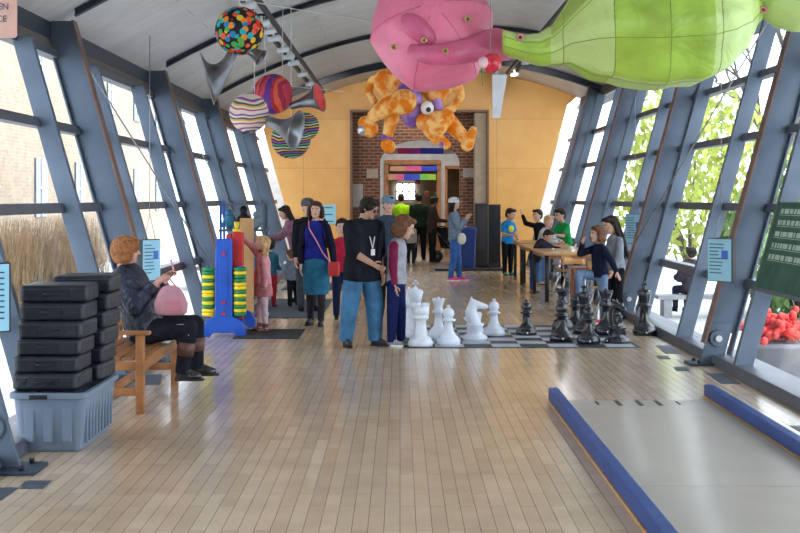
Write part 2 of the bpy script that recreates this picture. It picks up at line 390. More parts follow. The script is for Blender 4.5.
# banners and decorations
def banner(px0, px1, py0, py1, y, cols, label):
    t = thing('paper_banner', A((px0+px1)/2, (py0+py1)/2, y), label, 'banner'); n = len(cols)
    w_ = (px1-px0)*y/F; h_ = (py1-py0)*y/F
    for i, c in enumerate(cols):
        m = MB(); m.box((-w_/2+w_*(i+.5)/n, 0, 0), (w_/n, .03, h_)); m.build('panel', mat('banner_%d_%d' % (int(y), i), c, .7), t)
banner(388, 436, 174, 180, 39.7, [(.5, .25, .15), (.6, .1, .25), (.03, .06, .5), (.03, .08, .5), (.15, .5, .08), (.3, .5, .05)], 'striped paper banner in pink, blue and green across the inner doorway')
banner(390, 437, 166, 171, 39.7, [(.5, .2, .05), (.6, .15, .03), (.45, .2, .06)], 'orange paper banner above the inner doorway')
banner(386, 455, 148, 154, 36.5, [(.5, .3, .25), (.5, .02, .15), (.35, .03, .3), (.02, .02, .4), (.02, .03, .45), (.4, .3, .3)], 'maroon and blue banner hanging behind the round arch')
for px, py, c, nm in ((418, 181, (.7, .2, .25), 'pink'), (427, 194, (.8, .3, .2), 'salmon'), (435.5, 179, (.1, .5, .4), 'teal'), (417, 196, (.08, .4, .32), 'dark teal'), (437.5, 194, (.1, .45, .3), 'green')):
    m = MB(); m.ell((0, 0, 0), (.085, .085, .10)); m.cyl((0, 0, .10), (0, 0, 3.55-A(px, py, 42).z), .004, n=4)
    o = m.build('paper_lantern', mat('lantern_'+nm.replace(' ', '_'), c, .6)); o.location = A(px, py, 42); tag(o, nm+' round paper lantern hanging in the room beyond the inner doorway', 'lantern')
# signs at the portal
def plate(name, px0, px1, py0, py1, y, mm, label, cat, lines=0):
    p = A((px0+px1)/2, (py0+py1)/2, y); w_ = (px1-px0)*y/F; h_ = (py1-py0)*y/F
    t = thing(name, p, label, cat)
    m = MB(); m.box((0, 0, 0), (w_, .03, h_)); m.build('board', mm, t, bevel=.003)
    for k in range(lines):
        m = MB(); ww = w_*(.55+.3*random.random()); m.box((-.05*w_, -.017, h_*(.34-.7*k/max(1, lines-1))), (ww, .004, h_*.05)); m.build('text_line', M_ink, t)
    return t
plate('notice_board', 350, 363, 184, 207, 33.6+.9, mat('grey_notice', (.45, .43, .42), .5), 'pale grey notice board on the brick left of the arch', 'notice board')
plate('plaque', 366.5, 378, 169, 178, YB-.03, mat('stone_plaque', (.42, .36, .30), .7), 'small stone plaque on the brick left of the arch', 'plaque')
plate('plaque', 463, 475, 168, 177.5, YB-.03, mat('stone_plaque2', (.45, .42, .40), .7), 'small stone plaque on the brick right of the arch', 'plaque')
plate('wall_poster', 322.6, 336, 204.5, 224, Y1-.03, M_sign, 'pale blue poster on the panelled wall behind the boy in red', 'poster', 3)

# floor plates, mats, board game floor
for quad, lab in ((((655.6, 345.6), (670, 345.6), (680.5, 353.6), (665.5, 353.6)), 'dark floor hatch beyond the bolted column foot, right of the black king'),
                  (((656.5, 356), (667, 356), (671, 359), (658.5, 359)), 'tiny dark floor plate nearest the chessboard corner'),
                  (((673.5, 367), (686, 367), (690, 371), (676.5, 371)), 'small dark floor plate in front of the column foot'),
                  (((706.5, 373.5), (724, 373.5), (740.5, 384), (721.5, 384)), 'large dark floor hatch by the right windows, near the blue rail'),
                  (((790, 426), (806, 426), (822, 434), (804, 434)), 'dark floor hatch cut by the right edge of the photo'),
                  (((25, 481), (52, 481), (43, 489), (20, 489)), 'small dark floor plate in the bottom left corner'),
                  (((-8, 488), (19, 488), (2, 500), (-22, 500)), 'dark floor hatch at the bottom left edge'),
                  (((147, 375), (163, 375), (160, 385), (143, 385)), 'dark floor hatch behind the bench leg')):
    P = [G(*q) for q in quad]; c = sum(P, Vector())/4
    m = MB(); m.grid([[p-c for p in P], [p-c+Vector((0, 0, .004)) for p in P]], smooth=False)
    o = m.build('floor_hatch', mat('hatch_slate', (.055, .07, .09), .5)); o.location = c; tag(o, lab, 'floor hatch')
M_mat = mat('black_rubber_mat', (.018, .022, .028), .8, bump=.3)
M_mat2 = mat('slate_carpet_mat', (.055, .07, .09), .9, bump=.3)
def floormat(x0, x1, y0, y1, mm, lab, h=.012):
    m = MB(); m.box((0, 0, h/2), (x1-x0, y1-y0, h)); o = m.build('floor_mat', mm, bevel=.004); o.location = ((x0+x1)/2, (y0+y1)/2, 0); tag(o, lab, 'mat')
floormat(-2.02, -1.22, 16.05, 17.15, M_mat, 'black rubber mat under the girl in pink')
floormat(-2.30, -1.12, 18.8, 22.3, M_mat2, 'large dark grey mat beneath the children behind the girl in pink')
floormat(-2.2, -1.0, 24.5, 26.4, M_mat2, 'far dark mat on the floor behind the woman in blue')

# golf putting lane
lane = thing('putting_lane', (1.96, 8.2, 0), 'pale grey putting lane board with black tick marks between the two blue rails', 'game lane')
M_lane = mat('lane_laminate', (.47, .42, .36), .36, var=.06, scale=2, coat=.15)
m = MB(); m.box((0, 1.25, .006), (1.22, 3.3, .012)); m.build('board', M_lane, lane)
m = MB(); m.box((0, -2.1, .006), (1.22, 3.38, .012)); m.build('board', M_lane, lane)
for i, px in enumerate((597, 618, 639, 658, 678)):
    p = G(px, 404.5); m = MB(); m.box((p.x-1.96, p.y-8.2, .0135), (.035 if i % 4 else .02, .26 if i % 4 else .16, .003)); m.build('tick_mark', M_black, lane)
M_vinyl = mat('blue_vinyl_bumper', (.012, .055, .24), .45, var=.2, bump=.2)
for x, y0, y1, lab in ((1.285, 5.0, 11.15, 'long blue padded bumper rail on the left side of the putting lane'), (2.635, 5.0, 11.35, 'blue padded bumper rail on the right side of the putting lane')):
    t = thing('bumper_rail', (x, (y0+y1)/2, 0), lab, 'rail')
    m = MB(); m.box((0, 0, .065), (.085, y1-y0, .095)); m.build('pad', M_vinyl, t, bevel=.012)
    m = MB(); m.box((0, 0, .009), (.10, y1-y0+.01, .018)); m.build('wood_strip', M_table, t, bevel=.002)

# ================================================================= OUTSIDE
struct(wbox('ground', -60, 90, -.7, -.6, -20, 140, mat('snowy_paving', (.60, .60, .60), .9)))
def foliage(name, center, rad, n, leaf, mm, label, cat, trunk=True, seed=1):
    rnd = random.Random(seed); t = thing(name, (center[0], center[1], -.6), label, cat)
    m = MB()
    for i in range(n):
        while True:
            v = Vector((rnd.uniform(-1, 1), rnd.uniform(-1, 1), rnd.uniform(-1, 1)))
            if .35 < v.length < 1: break
        lump = 1+.18*math.sin(5*v.x+seed)*math.cos(4*v.z)
        p = Vector((v.x*rad[0]*lump, v.y*rad[1]*lump, center[2]+.6+v.z*rad[2]))
        E = Euler((rnd.uniform(0, 6), rnd.uniform(0, 6), rnd.uniform(0, 6))).to_matrix()
        a = E @ Vector((leaf, 0, 0)); b = E @ Vector((0, leaf*.5, 0))
        m.face([m.bm.verts.new(p-a), m.bm.verts.new(p-b), m.bm.verts.new(p+a), m.bm.verts.new(p+b)])
    m.build('foliage', mm, t)
    if trunk:
        m = MB()
        for k in range(5):
            e = Vector((rnd.uniform(-.5, .5)*rad[0], rnd.uniform(-.5, .5)*rad[1], center[2]+.6+rnd.uniform(-.2, .5)*rad[2]))
            m.tube([(.05*k, 0, -.1), e*.5+Vector((0, 0, .1)), e], [.07, .05, .02])
        m.build('stem', mat('bark', (.12, .09, .07), .9), t)
M_leafy = mat('yellow_green_leaves', (.34, .40, .06), .6, var=.35, scale=2)
M_leafg = mat('mid_green_leaves', (.14, .24, .06), .6, var=.35, scale=2)
foliage('leafy_shrub', (11.8, 33, 1.6), (2.4, 3.4, 2.3), 3600, .16, M_leafy, 'tall yellow-green shrub outside the right windows behind the hanging sign', 'shrub', seed=3)
foliage('leafy_shrub', (7.6, 25.5, .9), (1.4, 2.2, 1.5), 2600, .14, M_leafg, 'green shrub outside the right windows above the chess players', 'shrub', seed=5)
foliage('leafy_shrub', (9.5, 44, 2.6), (2.6, 4.0, 3.0), 2400, .18, M_leafy, 'tall leafy shrub outside behind the right row of columns, farthest off', 'shrub', seed=8)
def bare_tree(x, y, h, label, seed):
    rnd = random.Random(seed); t = thing('bare_tree', (x, y, -.65), label, 'tree')
    m = MB()
    def br(p, d, l, r, k):
        q = p+d*l; m.tube([p, (p+q)/2+Vector((rnd.uniform(-.05, .05)*l, rnd.uniform(-.05, .05)*l, 0)), q], [r, r*.85, r*.65], n=5)
        if k == 0: return
        for i in range(3 if k > 1 else 4):
            dd = (d+Vector((rnd.uniform(-.7, .7), rnd.uniform(-.7, .7), rnd.uniform(-.15, .5)))).normalized(); br(p+d*l*rnd.uniform(.6, 1), dd, l*.66, r*.55, k-1)
    br(Vector((0, 0, 0)), Vector((0, 0, 1)), h*.36, h*.022, 4)
    m.build('trunk_and_branches', mat('pale_bark', (.10, .085, .075), .9), t)
bare_tree(13.5, 27, 10, 'bare leafless tree outside the nearest right-hand window panes', 2)
bare_tree(15, 38, 12, 'bare leafless tree outside beyond the diagonal brace rod', 4)
bare_tree(9.6, 21.5, 9, 'slender bare tree outside the upper right windows', 9)
bare_tree(11, 30, 11, 'bare tree outside between the shrubs at the right windows', 21)
bare_tree(13, 46, 12, 'bare tree outside behind the middle right-hand windows', 31)
bare_tree(-8.6, 21.0, 8, 'bare tree outside the left windows in front of the pale brick building', 33)
bare_tree(17, 52, 13, 'distant bare tree outside the right windows', 12)
def building(name, x0, x1, y0, y1, z, mm, label, roofm=None, win=0):
    t = thing(name, ((x0+x1)/2, (y0+y1)/2, -.6), label, 'building'); w_, d_ = x1-x0, y1-y0
    m = MB(); m.box((0, 0, (z+.6)/2), (w_, d_, z+.6)); m.build('wall', mm, t)
    m = MB(); m.box((0, 0, z+.75), (w_+.6, d_+.6, .3)); m.build('roof', roofm or mat('slate_roof', (.22, .24, .27), .8), t)
    s = 1 if x0 < 0 else -1
    for k in range(win):
        for lv in (1.6, 5.2):
            if lv+2 < z:
                yy = -d_/2+d_*(k+.5)/win
                m = MB(); m.box((s*(w_/2+.02), yy, lv+1), (.08, 1.2, 1.7)); f = m.build('window', mat('house_window', (.10, .13, .17), .2), t)
                m = MB(); m.box((s*(w_/2+.07), yy, lv+1), (.04, .06, 1.7)); m.box((s*(w_/2+.07), yy, lv+1), (.04, 1.2, .06)); m.build('glazing_bar', M_paper, f)
building('brick_building', -17, -10.5, 27, 60, 9.0, M_bricktan, 'tan brick building outside the left windows', win=7)
building('brick_building', -30, -19, 8, 60, 8.0, M_bricktan, 'farther pale brick building outside the nearest left windows', win=0)
building('office_building', 24, 34, 20, 80, 7.0, mat('pale_render', (.55, .55, .54), .8), 'pale building outside far beyond the right-hand trees', win=9)
# garden wall, dry hedge, white van-like shapes
o = wbox('garden_wall', -7.0, -6.75, 20, 34, -.6, .0, mat('white_stone', (.62, .61, .58), .9)); tag(o, 'low white garden wall outside the nearest left window', 'garden wall')
t = thing('dry_hedge', (-8.3, 29.5, -.6), 'hedge of dry straw-coloured grass outside the left window above the cases', 'hedge')
rnd = random.Random(5); m = MB()
for i in range(2600):
    x = rnd.uniform(-.6, .6); y = rnd.uniform(-5.5, 6); h = rnd.uniform(1.2, 1.9)
    a = Vector((x, y, 0)); b = a+Vector((rnd.uniform(-.4, .4), rnd.uniform(-.5, .5), h)); w_ = Vector((0, .022, 0))
    m.face([m.bm.verts.new(a-w_), m.bm.verts.new(a+w_), m.bm.verts.new(b+w_*.4), m.bm.verts.new(b-w_*.4)])
m.build('stalks', mat('dry_straw', (.26, .165, .08), .9, var=.5, scale=3), t)
o = wbox('low_wall', 6.6, 6.9, 12, 34, -.6, .10, mat('white_stone', (.62, .61, .58), .9)); tag(o, 'low white wall outside along the right windows', 'garden wall')
# grey lamp post / bollard block and red planter outside the right windows
o = wbox('stone_pillar', 5.3, 5.95, 19.6, 20.2, -.6, .26, mat('grey_stone', (.30, .31, .33), .8), .03); tag(o, 'square grey stone pillar outside under the green sign', 'pillar')
t = thing('flower_planter', (4.62, 16.2, -.6), 'planter of red flowers outside the right window, above the blue rail', 'planter')
m = MB(); m.lathe([(.3, 0), (.42, .5), (.46, .5), (.46, .56), (.38, .56)]); m.build('tub', mat('grey_tub', (.25, .25, .27), .7), t)
m = MB(); rnd = random.Random(3)
for i in range(160):
    v = Vector((rnd.gauss(0, .2), rnd.gauss(0, .2), .62+abs(rnd.gauss(0, .12)))); m.ell(v, .05, n=6, m=4)
m.build('flowers', mat('red_petals', (.75, .05, .04), .6, var=.4), t)['kind'] = 'stuff'
# ================================================================= FURNITURE AND GAMES
# -- oak bench
bn = thing('wooden_bench', (-2.28, 11.3, 0), 'oak slatted bench with armrests under the left windows, the woman in black sits on it', 'bench')
for y in (-.8, .8):
    m = MB(); m.box((.23, y, .31), (.065, .065, .62)); m.build('leg', M_oak, bn, bevel=.005)
    m = MB(); m.box((-.27, y, .42), (.05, .065, .84)); m.build('leg', M_oak, bn, bevel=.005)
    m = MB(); m.box((.0, y, .635), (.62, .085, .03)); m.build('armrest', M_oak, bn, bevel=.008)
    m = MB(); m.box((-.02, y, .17), (.45, .035, .06)); m.build('side_rail', M_oak, bn, bevel=.004)
    m = MB(); m.box((-.02, y, .375), (.45, .035, .07)); m.build('side_rail', M_oak, bn, bevel=.004)
m = MB(); m.box((.24, 0, .375), (.035, 1.53, .08)); m.build('front_rail', M_oak, bn, bevel=.004)
m = MB(); m.box((-.02, 0, .17), (.045, 1.56, .05)); m.build('stretcher', M_oak, bn, bevel=.004)
for k in range(5):
    m = MB(); m.box((-.19+.105*k, 0, .425), (.09, 1.56, .025)); m.build('seat_slat', M_oak, bn, bevel=.005)
m = MB(); m.box((-.27, 0, .80), (.035, 1.53, .09)); m.build('back_rail', M_oak, bn, bevel=.005)
m = MB(); m.box((-.27, 0, .52), (.03, 1.53, .06)); m.build('back_rail', M_oak, bn, bevel=.005)
for k in range(11):
    m = MB(); m.box((-.27, -.68+.136*k, .655), (.018, .05, .22)); m.build('back_slat', M_oak, bn)
# -- grey tote
M_tote = mat('grey_tote_plastic', (.17, .22, .30), .5, var=.06)
tt = thing('storage_tote', (-2.345, 9.36, 0), 'large open grey plastic storage tote filled with black cases beside the bench', 'storage bin')
def rr(x, y, r=.05, n=4):
    o = []
    for cx, cy, a0 in ((x-r, y-r, 0), (-x+r, y-r, 90), (-x+r, -y+r, 180), (x-r, -y+r, 270)):
        for k in range(n+1): a = R(a0+90*k/n); o.append((cx+r*math.cos(a), cy+r*math.sin(a)))
    return o
m = MB()
lv = [(.205, .45, .0), (.21, .46, .02), (.24, .50, .36), (.265, .52, .362), (.265, .52, .40), (.235, .495, .402), (.225, .485, .36), (.20, .44, .03)]
m.grid([[Vector((x, y, z)) for x, y in rr(a, b)] for a, b, z in lv], smooth=False); m.build('tub', M_tote, tt, bevel=.004)
for k in range(3):
    m = MB(); m.prism([(-.03, .07), (.03, .07), (.035, .30), (-.035, .30)], -.487-.006, -.46, Matrix.Translation((-.13+.125*k, 0, 0))); m.build('rib', M_tote, tt, bevel=.004)
for k in range(9):
    m = MB(); m.box((.222, -.38+.095*k, .18), (.03, .035, .26)); m.build('rib', M_tote, tt, bevel=.004)
m = MB(); m.box((-.06, -.525, .375), (.12, .012, .028)); m.build('handle_slot', M_black, tt, bevel=.004)
# -- padded cases
M_case = mat('black_nylon_case', (.009, .012, .019), .42, var=.4, scale=5, bump=.5, bscale=14, spec=.4)
M_zip = mat('zip_tape', (.05, .055, .065), .4)
def case(x, y, z, sx, sy, sz, rz, label, tilt=0):
    t = thing('padded_case', (x, y, z), label, 'case', 'black padded cases on the grey tote', rz); t.rotation_euler.y = tilt
    m = MB(); pr = []
    for k, (q, zz) in enumerate(((.93, 0), (1, .12), (1, .88), (.95, 1))): pr.append([Vector((a*q, b*q, zz*sz)) for a, b in rr(sx/2, sy/2, .035)])
    m.grid(pr, smooth=False); m.build('body', M_case, t, bevel=.008)
    m = MB(); m.grid([[Vector((a*1.008, b*1.008, zz)) for a, b in rr(sx/2, sy/2, .035)] for zz in (sz*.76, sz*.80)]); m.build('zip', M_zip, t)
    m = MB(); m.tube([(-.07, -sy/2, sz*.5), (-.05, -sy/2-.012, sz*.5), (.05, -sy/2-.012, sz*.5), (.07, -sy/2, sz*.5)], .006); m.build('handle', M_black, t)
ords = ['lowest of', 'second from the bottom in', 'third from the bottom in', 'fourth from the bottom in', 'second from the top in']
z = .405
offs = [-.02, -.02, .0, .015, .02, .0]
hz = [.118, .112, .112, .118, .118]
for k in range(5):
    case(-2.36+offs[k], 9.13, z, .44, .42, hz[k], R(random.uniform(-3, 3)), 'flat black padded case, %s the front stack on the grey tote' % ords[k]); z += hz[k]+.003
case(-2.335, 9.14, z, .46, .42, .115, R(2), 'flat black padded case, topmost of the front stack on the grey tote')
z = .405
for k in range(6):
    nm = ['lowest of', 'second from the bottom in', 'third from the bottom in', 'fourth from the bottom in', 'second from the top in', 'topmost of'][k]
    case(-2.32+.012*k, 9.62, z, .43, .42, .122, R(random.uniform(-4, 4)), 'black padded case, %s the rear stack nearer the bench' % nm, R(-1) if k == 5 else 0); z += .1245
# -- giant four-in-a-row frame with ring towers
gm = thing('giant_ring_game', (-2.16, 16.9, 0), 'tall blue and red plastic giant connect game frame by the girl in pink', 'game')
for y in (-.56, .56):
    m = MB(); m.prism([(-.265, 0), (-.265, .10), (-.22, .19), (-.12, .25), (.12, .25), (.22, .19), (.265, .10), (.265, 0), (.17, 0), (.12, .05), (-.12, .05), (-.17, 0)], y-.06, y+.06); m.build('foot', M_blue, gm, bevel=.008)
    m = MB(); m.prism([(-.11, .2), (.11, .2), (.10, 1.20), (-.10, 1.20)], y-.045, y+.045); p = m.build('end_post', M_blue, gm, bevel=.012)
    m = MB(); m.box((0, y-.05, .72), (.10, .012, .5)); m.build('raised_panel', M_blue, p, bevel=.005)
    for zz in (.28, .42, 1.02):
        m = MB(); m.cyl((0, y-.065, zz), (0, y-.04, zz), .022, n=12); m.build('peg_hole', M_red, p)
m = MB(); m.box((.05, 0, .76), (.07, 1.02, .98)); m.box((.16, -.46, .74), (.13, .10, 1.08)); rb = m.build('board_frame', M_red, gm, bevel=.01)
for i in range(6):
    for j in range(5):
        m = MB(); m.cyl((.083, -.36+.15*i, .4+.165*j), (.09, -.36+.15*i, .4+.165*j), .06, n=18); m.build('hole', M_black, rb)
m = MB(); m.box((0, 0, .17), (.05, 1.0, .08)); m.build('cross_bar', M_blue, gm, bevel=.008)
for s in (-1, 1):
    m = MB(); m.cyl((s*.195, -.56, .24), (s*.195, -.56, .87), .02, n=10); m.build('ring_peg', M_blue, gm)
def ring_proto(mm, col): 
    t = thing('game_ring', (0, 0, 0), 'x', 'ring'); 
    m = MB(); m.lathe([(.045, 0), (.070, 0), (.079, .008), (.079, .036), (.070, .044), (.045, .044), (.04, .03), (.04, .01), (.045, 0)], n=24); m.build('rim', mm, t); return t
pr = {'green': ring_proto(M_green, 'g'), 'yellow': ring_proto(M_yellow, 'y')}; used = set()
for s, S in ((-1, 'left'), (1, 'right')):
    for k in range(13):
        c = 'yellow' if k in (0, 1, 3, 5, 6, 8, 10) else 'green'
        if s > 0: c = 'yellow' if k in (1, 3, 5, 7, 8, 11) else 'green'
        o = pr[c] if c not in used else copy_tree(pr[c]); used.add(c)
        o.location = (-2.16+s*.195, 16.34, .252+.046*k); o['label'] = '%s plastic ring stacked on the %s peg of the game frame' % (c, S); o['group'] = '%s rings on the %s peg of the game' % (c, S)
m = MB(); m.cyl((0, 0, 0), (0, 0, .03), .05, n=16); m.cyl((0, 0, .03), (0, 0, .12), .02, .035, n=12)
o = m.build('game_piece', M_yellow); o.location = (-2.02, 16.44, 1.285); tag(o, 'yellow plastic piece on top of the red game board, under the girl\'s hand', 'game piece')
# -- rack of costumes / toys behind
rk = thing('toy_rack', (-2.42, 20.6, 0), 'blue-posted rack of toys and clothes behind the giant game', 'rack')
for x in (-.33, .33):
    for y in (-.2, .2):
        m = MB(); m.box((x, y, .82), (.035, .035, 1.64)); m.build('post', M_blue if x < 0 else M_steel, rk, bevel=.004)
for zz in (.25, .75, 1.2, 1.6):
    m = MB(); m.box((0, 0, zz), (.72, .45, .03)); m.build('shelf', M_steel, rk)
bits = [((.75, .7, .65), 'white'), ((.5, .02, .03), 'red'), ((.05, .25, .4), 'teal'), ((.02, .02, .02), 'black'), ((.25, .3, .35), 'grey')]
for i, (zz, x, s) in enumerate(((.765, -.2, .3), (.765, .1, .35), (1.215, -.22, .28), (1.215, .0, .34), (1.215, .2, .25), (.265, -.1, .38), (.265, .2, .3))):
    c, nm = bits[i % 5]
    m = MB(); m.ell((0, 0, s*.42), (.075, .09, s*.42)); m.ell((0, -.02, s*.9), (.06, .06, .06)); m.cap((-.07, 0, s*.55), (-.1, -.05, s*.2), .025); m.cap((.07, 0, s*.55), (.1, -.05, s*.2), .025)
    o = m.build('stuffed_toy', mat('toy_'+nm, c, .8)); o.location = (-2.42+x, 20.6, zz); tag(o, '%s soft toy on the %s shelf of the blue rack%s' % (nm, 'upper' if zz > 1 else 'middle' if zz > .5 else 'bottom', ', at its left' if x < -.15 else ', at its right' if x > .15 else ''), 'toy')
t = thing('display_board', (-2.13, 18.5, 0), 'upright pale wooden board standing behind the red game frame', 'board')
m = MB(); m.box((0, 0, .72), (.19, .03, 1.40)); m.build('board', M_table, t, bevel=.004)
m = MB(); m.box((0, 0, .012), (.28, .3, .024)); m.build('base', M_table, t)
# -- hanging info signs (facing the hall, turned a little towards the camera)
def hang_sign(p, w_, h_, yaw, label, top, ph, inkside):
    t = thing('hanging_sign', p, label, 'sign', rz=yaw)
    m = MB(); m.box((0, .03, 0), (w_, .06, h_)); m.build('box', M_black, t, bevel=.004)
    m = MB(); m.box((0, -.004, 0), (w_*.94, .006, h_*.96)); m.build('face', M_sign, t)
    rnd = random.Random(ph)
    for k in range(9):
        ll = w_*rnd.uniform(.35, .6); m = MB(); m.box((inkside*(w_*.40-ll/2), -.009, h_*(.36-.082*k)), (ll, .003, h_*.022)); m.build('text_line', M_ink, t)
    m = MB(); m.box((-inkside*w_*.22, -.009, h_*.12), (w_*.25, .003, h_*.2)); m.build('picture', M_blue if inkside < 0 else M_ink, t)
    for s in (-1, 1):
        m = MB(); m.cyl((s*w_*.3, .02, h_/2), (0, .02, h_/2+.25), .003, n=5); m.build('wire', M_wire, t)
hang_sign(Vector((-2.44, 13.05, 1.09)), .26, .41, R(58), 'pale blue text sign hanging by wires at the column behind the seated woman', 3.3, 1, -1)
hang_sign(Vector((3.15, 13.1, 1.09)), .32, .43, R(-56), 'pale blue text sign hanging by wires at the second right column', 4.1, 2, -1)
hang_sign(Vector((3.42, 19.4, 1.25)), .34, .44, R(-48), 'pale blue text sign hanging behind the woman with long black hair', 4.1, 4, -1)
hang_sign(Vector((-2.53, 7.95, 1.10)), .40, .42, R(28), 'bright blue text sign cut by the left edge beside the nearest column', 3.3, 3, 1)
# pink sign top left
for t_ in [o for o in bpy.data.objects if o.name.startswith('hanging_sign')]:
    m = MB(); m.cyl((0, .02, .45), (0, .02, (3.3 if t_.location.x < 0 else 4.1)-t_.location.z), .004, n=5); m.build('wire', M_wire, t_)
#, CE lettering
t = thing('ceiling_sign', A(3, 16, 8.2), 'rounded salmon pink sign cut by the top left corner of the photo', 'sign')
m = MB(); pts = rr(.085, .135, .02); m.prism([(x, z) for x, z in pts], -.01, .01); m.build('board', mat('salmon_board', (.72, .42, .34), .5), t)
def text(parent, s, size, loc, mm, rot=(R(90), 0, 0)):
    cu = bpy.data.curves.new('t', 'FONT'); cu.body = s; cu.size = size; cu.extrude = .001; cu.align_x = 'CENTER'; cu.align_y = 'CENTER'
    o = bpy.data.objects.new('t', cu); COL.objects.link(o); dg = bpy.context.evaluated_depsgraph_get(); me = bpy.data.meshes.new_from_object(o.evaluated_get(dg)); bpy.data.objects.remove(o)
    me.materials.append(mm); q = bpy.data.objects.new('lettering', me); COL.objects.link(q); q.parent = parent; q.location = loc; q.rotation_euler = rot; return q
text(t, 'EN', .055, (.005, -.013, .055), M_ink); text(t, 'CE', .055, (-.005, -.013, -.02), M_ink)
for s in (-1, 1):
    m = MB(); m.cyl((s*.05, 0, .13), (s*.05, 0, .42), .004, n=5); m.build('wire', M_wire, t)
# green chalk sign on right windows
def rp(y, h, d): return Vector((XR(h)+d, y, h))
gs = thing('chalk_sign', rp(11.8, .86, .03), 'large dark green leaning sign with pale chalk writing at the right edge of the photo', 'sign')
def gbox(y0, y1, h0, h1, d0, d1, nm, mm):
    m = MB(); leanbox(m, 1, y0, y1, h0, h1, d0, d1); o = m.build(nm, mm, gs); o.matrix_parent_inverse = Matrix.Translation(-gs.location); return o
gbox(10.9, 12.6, .86, 1.66, .10, .13, 'board', mat('green_board', (.04, .11, .085), .6, var=.25, spec=.2))
M_chalk = mat('chalk_writing', (.40, .52, .45), .8)
rnd = random.Random(11)
for r_ in range(5):
    y = 12.42
    hh = 1.60-.105*r_
    while y > 11.0:
        l = rnd.uniform(.03, .14); gbox(y-l, y, hh-.045, hh, .094, .099, 'chalk_mark', M_chalk); y -= l+rnd.uniform(.02, .06)
    gbox(11.0, 12.45, hh-.06, hh-.055, .096, .099, 'chalk_rule', M_chalk)
gbox(10.89, 12.62, .83, .86, .09, .14, 'ledge', M_frame)

# -- arcade cabinets and bin by the portal
t = thing('black_cabinet', (1.95, 31.95, .056), 'tall matt black cabinet standing by the right side of the portal', 'cabinet')
m = MB(); m.box((0, 0, .80), (.28, .6, 1.44)); m.build('body', M_black, t, bevel=.01)
m = MB(); m.box((0, -.305, .9), (.2, .01, 1.0)); m.build('front_panel', mat('dark_panel', (.03, .03, .035), .3), t)
m = MB(); m.box((0, -.02, .06), (.30, .62, .06)); m.build('plinth', M_black, t)
t = thing('black_cabinet', (2.26, 31.9, .056), 'narrow glossy black cabinet in front of the taller black cabinet', 'cabinet')
m = MB(); m.box((0, 0, .79), (.28, .4, 1.4)); m.build('body', M_glossblack, t, bevel=.01); m = MB(); m.box((0, 0, .05), (.29, .44, .09)); m.build('plinth', M_black, t)
t = thing('recycling_bin', (1.60, 31.25, .056), 'dark blue plastic bin standing left of the black cabinet', 'bin')
m = MB(); m.grid([[Vector((x, y, z)) for x, y in rr(a, b, .05)] for a, b, z in ((.15, .18, 0), (.19, .22, .88), (.20, .23, .88), (.20, .23, .92))]); m.build('body', mat('navy_plastic', (.006, .025, .15), .4), t, smooth=False)
m = MB(); m.ell((0, 0, .92), (.2, .23, .07)); m.build('lid', mat('navy_plastic', (.006, .025, .15), .4), t)
m = MB(); m.box((1.62, 31.6, .028), (1.60, 1.3, .055)); tag(m.build('low_platform', M_black, bevel=.006), 'low black platform carrying the blue bin and black cabinet', 'platform')

# -- giant chess
bx0, by0, sq = .08, 15.12, .325
cb = thing('chessboard_mat', (bx0+4*sq, by0+4*sq, 0), 'large black and pale grey chessboard mat lying on the wooden floor', 'chessboard')
M_sqd = mat('dark_square', (.025, .032, .045), .5); M_sqw = mat('pale_square', (.42, .45, .50), .5)
m = MB(); m.box((0, 0, .003), (8*sq+.10, 8*sq+.10, .006)); m.build('border', M_sqd, cb)
for i in range(8):
    for j in range(8):
        if (i+j) % 2:
            m = MB(); m.box((-4*sq+sq*(i+.5), -4*sq+sq*(j+.5), .0075), (sq, sq, .003)); m.build('pale_square', M_sqw, cb)
M_cw = mat('white_chess_plastic', (.72, .78, .88), .35, var=.03, coat=.2); M_cb = mat('black_chess_plastic', (.012, .015, .022), .22, coat=.5)
BASE = [(0, 0), (1, 0), (1.0, .035), (1.02, .05), (1.02, .11), (.97, .125), (.97, .14), (.88, .15), (.90, .18), (.82, .21), (.62, .25)]
HEADS = {
 'pawn': (.125, .40, BASE+[(.48, .36), (.36, .50), (.34, .60), (.62, .62), (.66, .65), (.40, .68), (.34, .70), (.46, .75), (.52, .82), (.48, .90), (.34, .96), (.10, 1.0), (0, 1)]),
 'bishop': (.135, .46, BASE+[(.44, .36), (.36, .48), (.33, .58), (.60, .60), (.64, .63), (.40, .66), (.34, .68), (.44, .72), (.50, .78), (.46, .85), (.28, .91), (.10, .93), (.16, .95), (.18, .975), (.10, 1.0), (0, 1)]),
 'queen': (.145, .58, BASE+[(.46, .32), (.36, .46), (.33, .60), (.58, .62), (.62, .65), (.42, .67), (.56, .69), (.38, .71), (.42, .80), (.56, .90), (.58, .93), (.40, .93), (.30, .955), (.10, .965), (.14, .98), (.08, 1.0), (0, 1)]),
 'king': (.145, .56, BASE+[(.48, .32), (.40, .46), (.37, .62), (.60, .64), (.66, .67), (.44, .70), (.46, .72), (.52, .84), (.64, .95), (.60, .97), (.40, 1.0), (0, 1.02)]),
 'rook': (.140, .45, BASE+[(.55, .34), (.48, .48), (.46, .64), (.62, .68), (.68, .70), (.68, .76), (.60, .78), (.70, .80), (.72, 1.0), (.52, 1.0), (.52, .93), (0, .93)]),
 'knight': (.145, .30, BASE+[(.75, .36), (.62, .5), (.75, .58), (.70, .66), (0, .66)]),
}
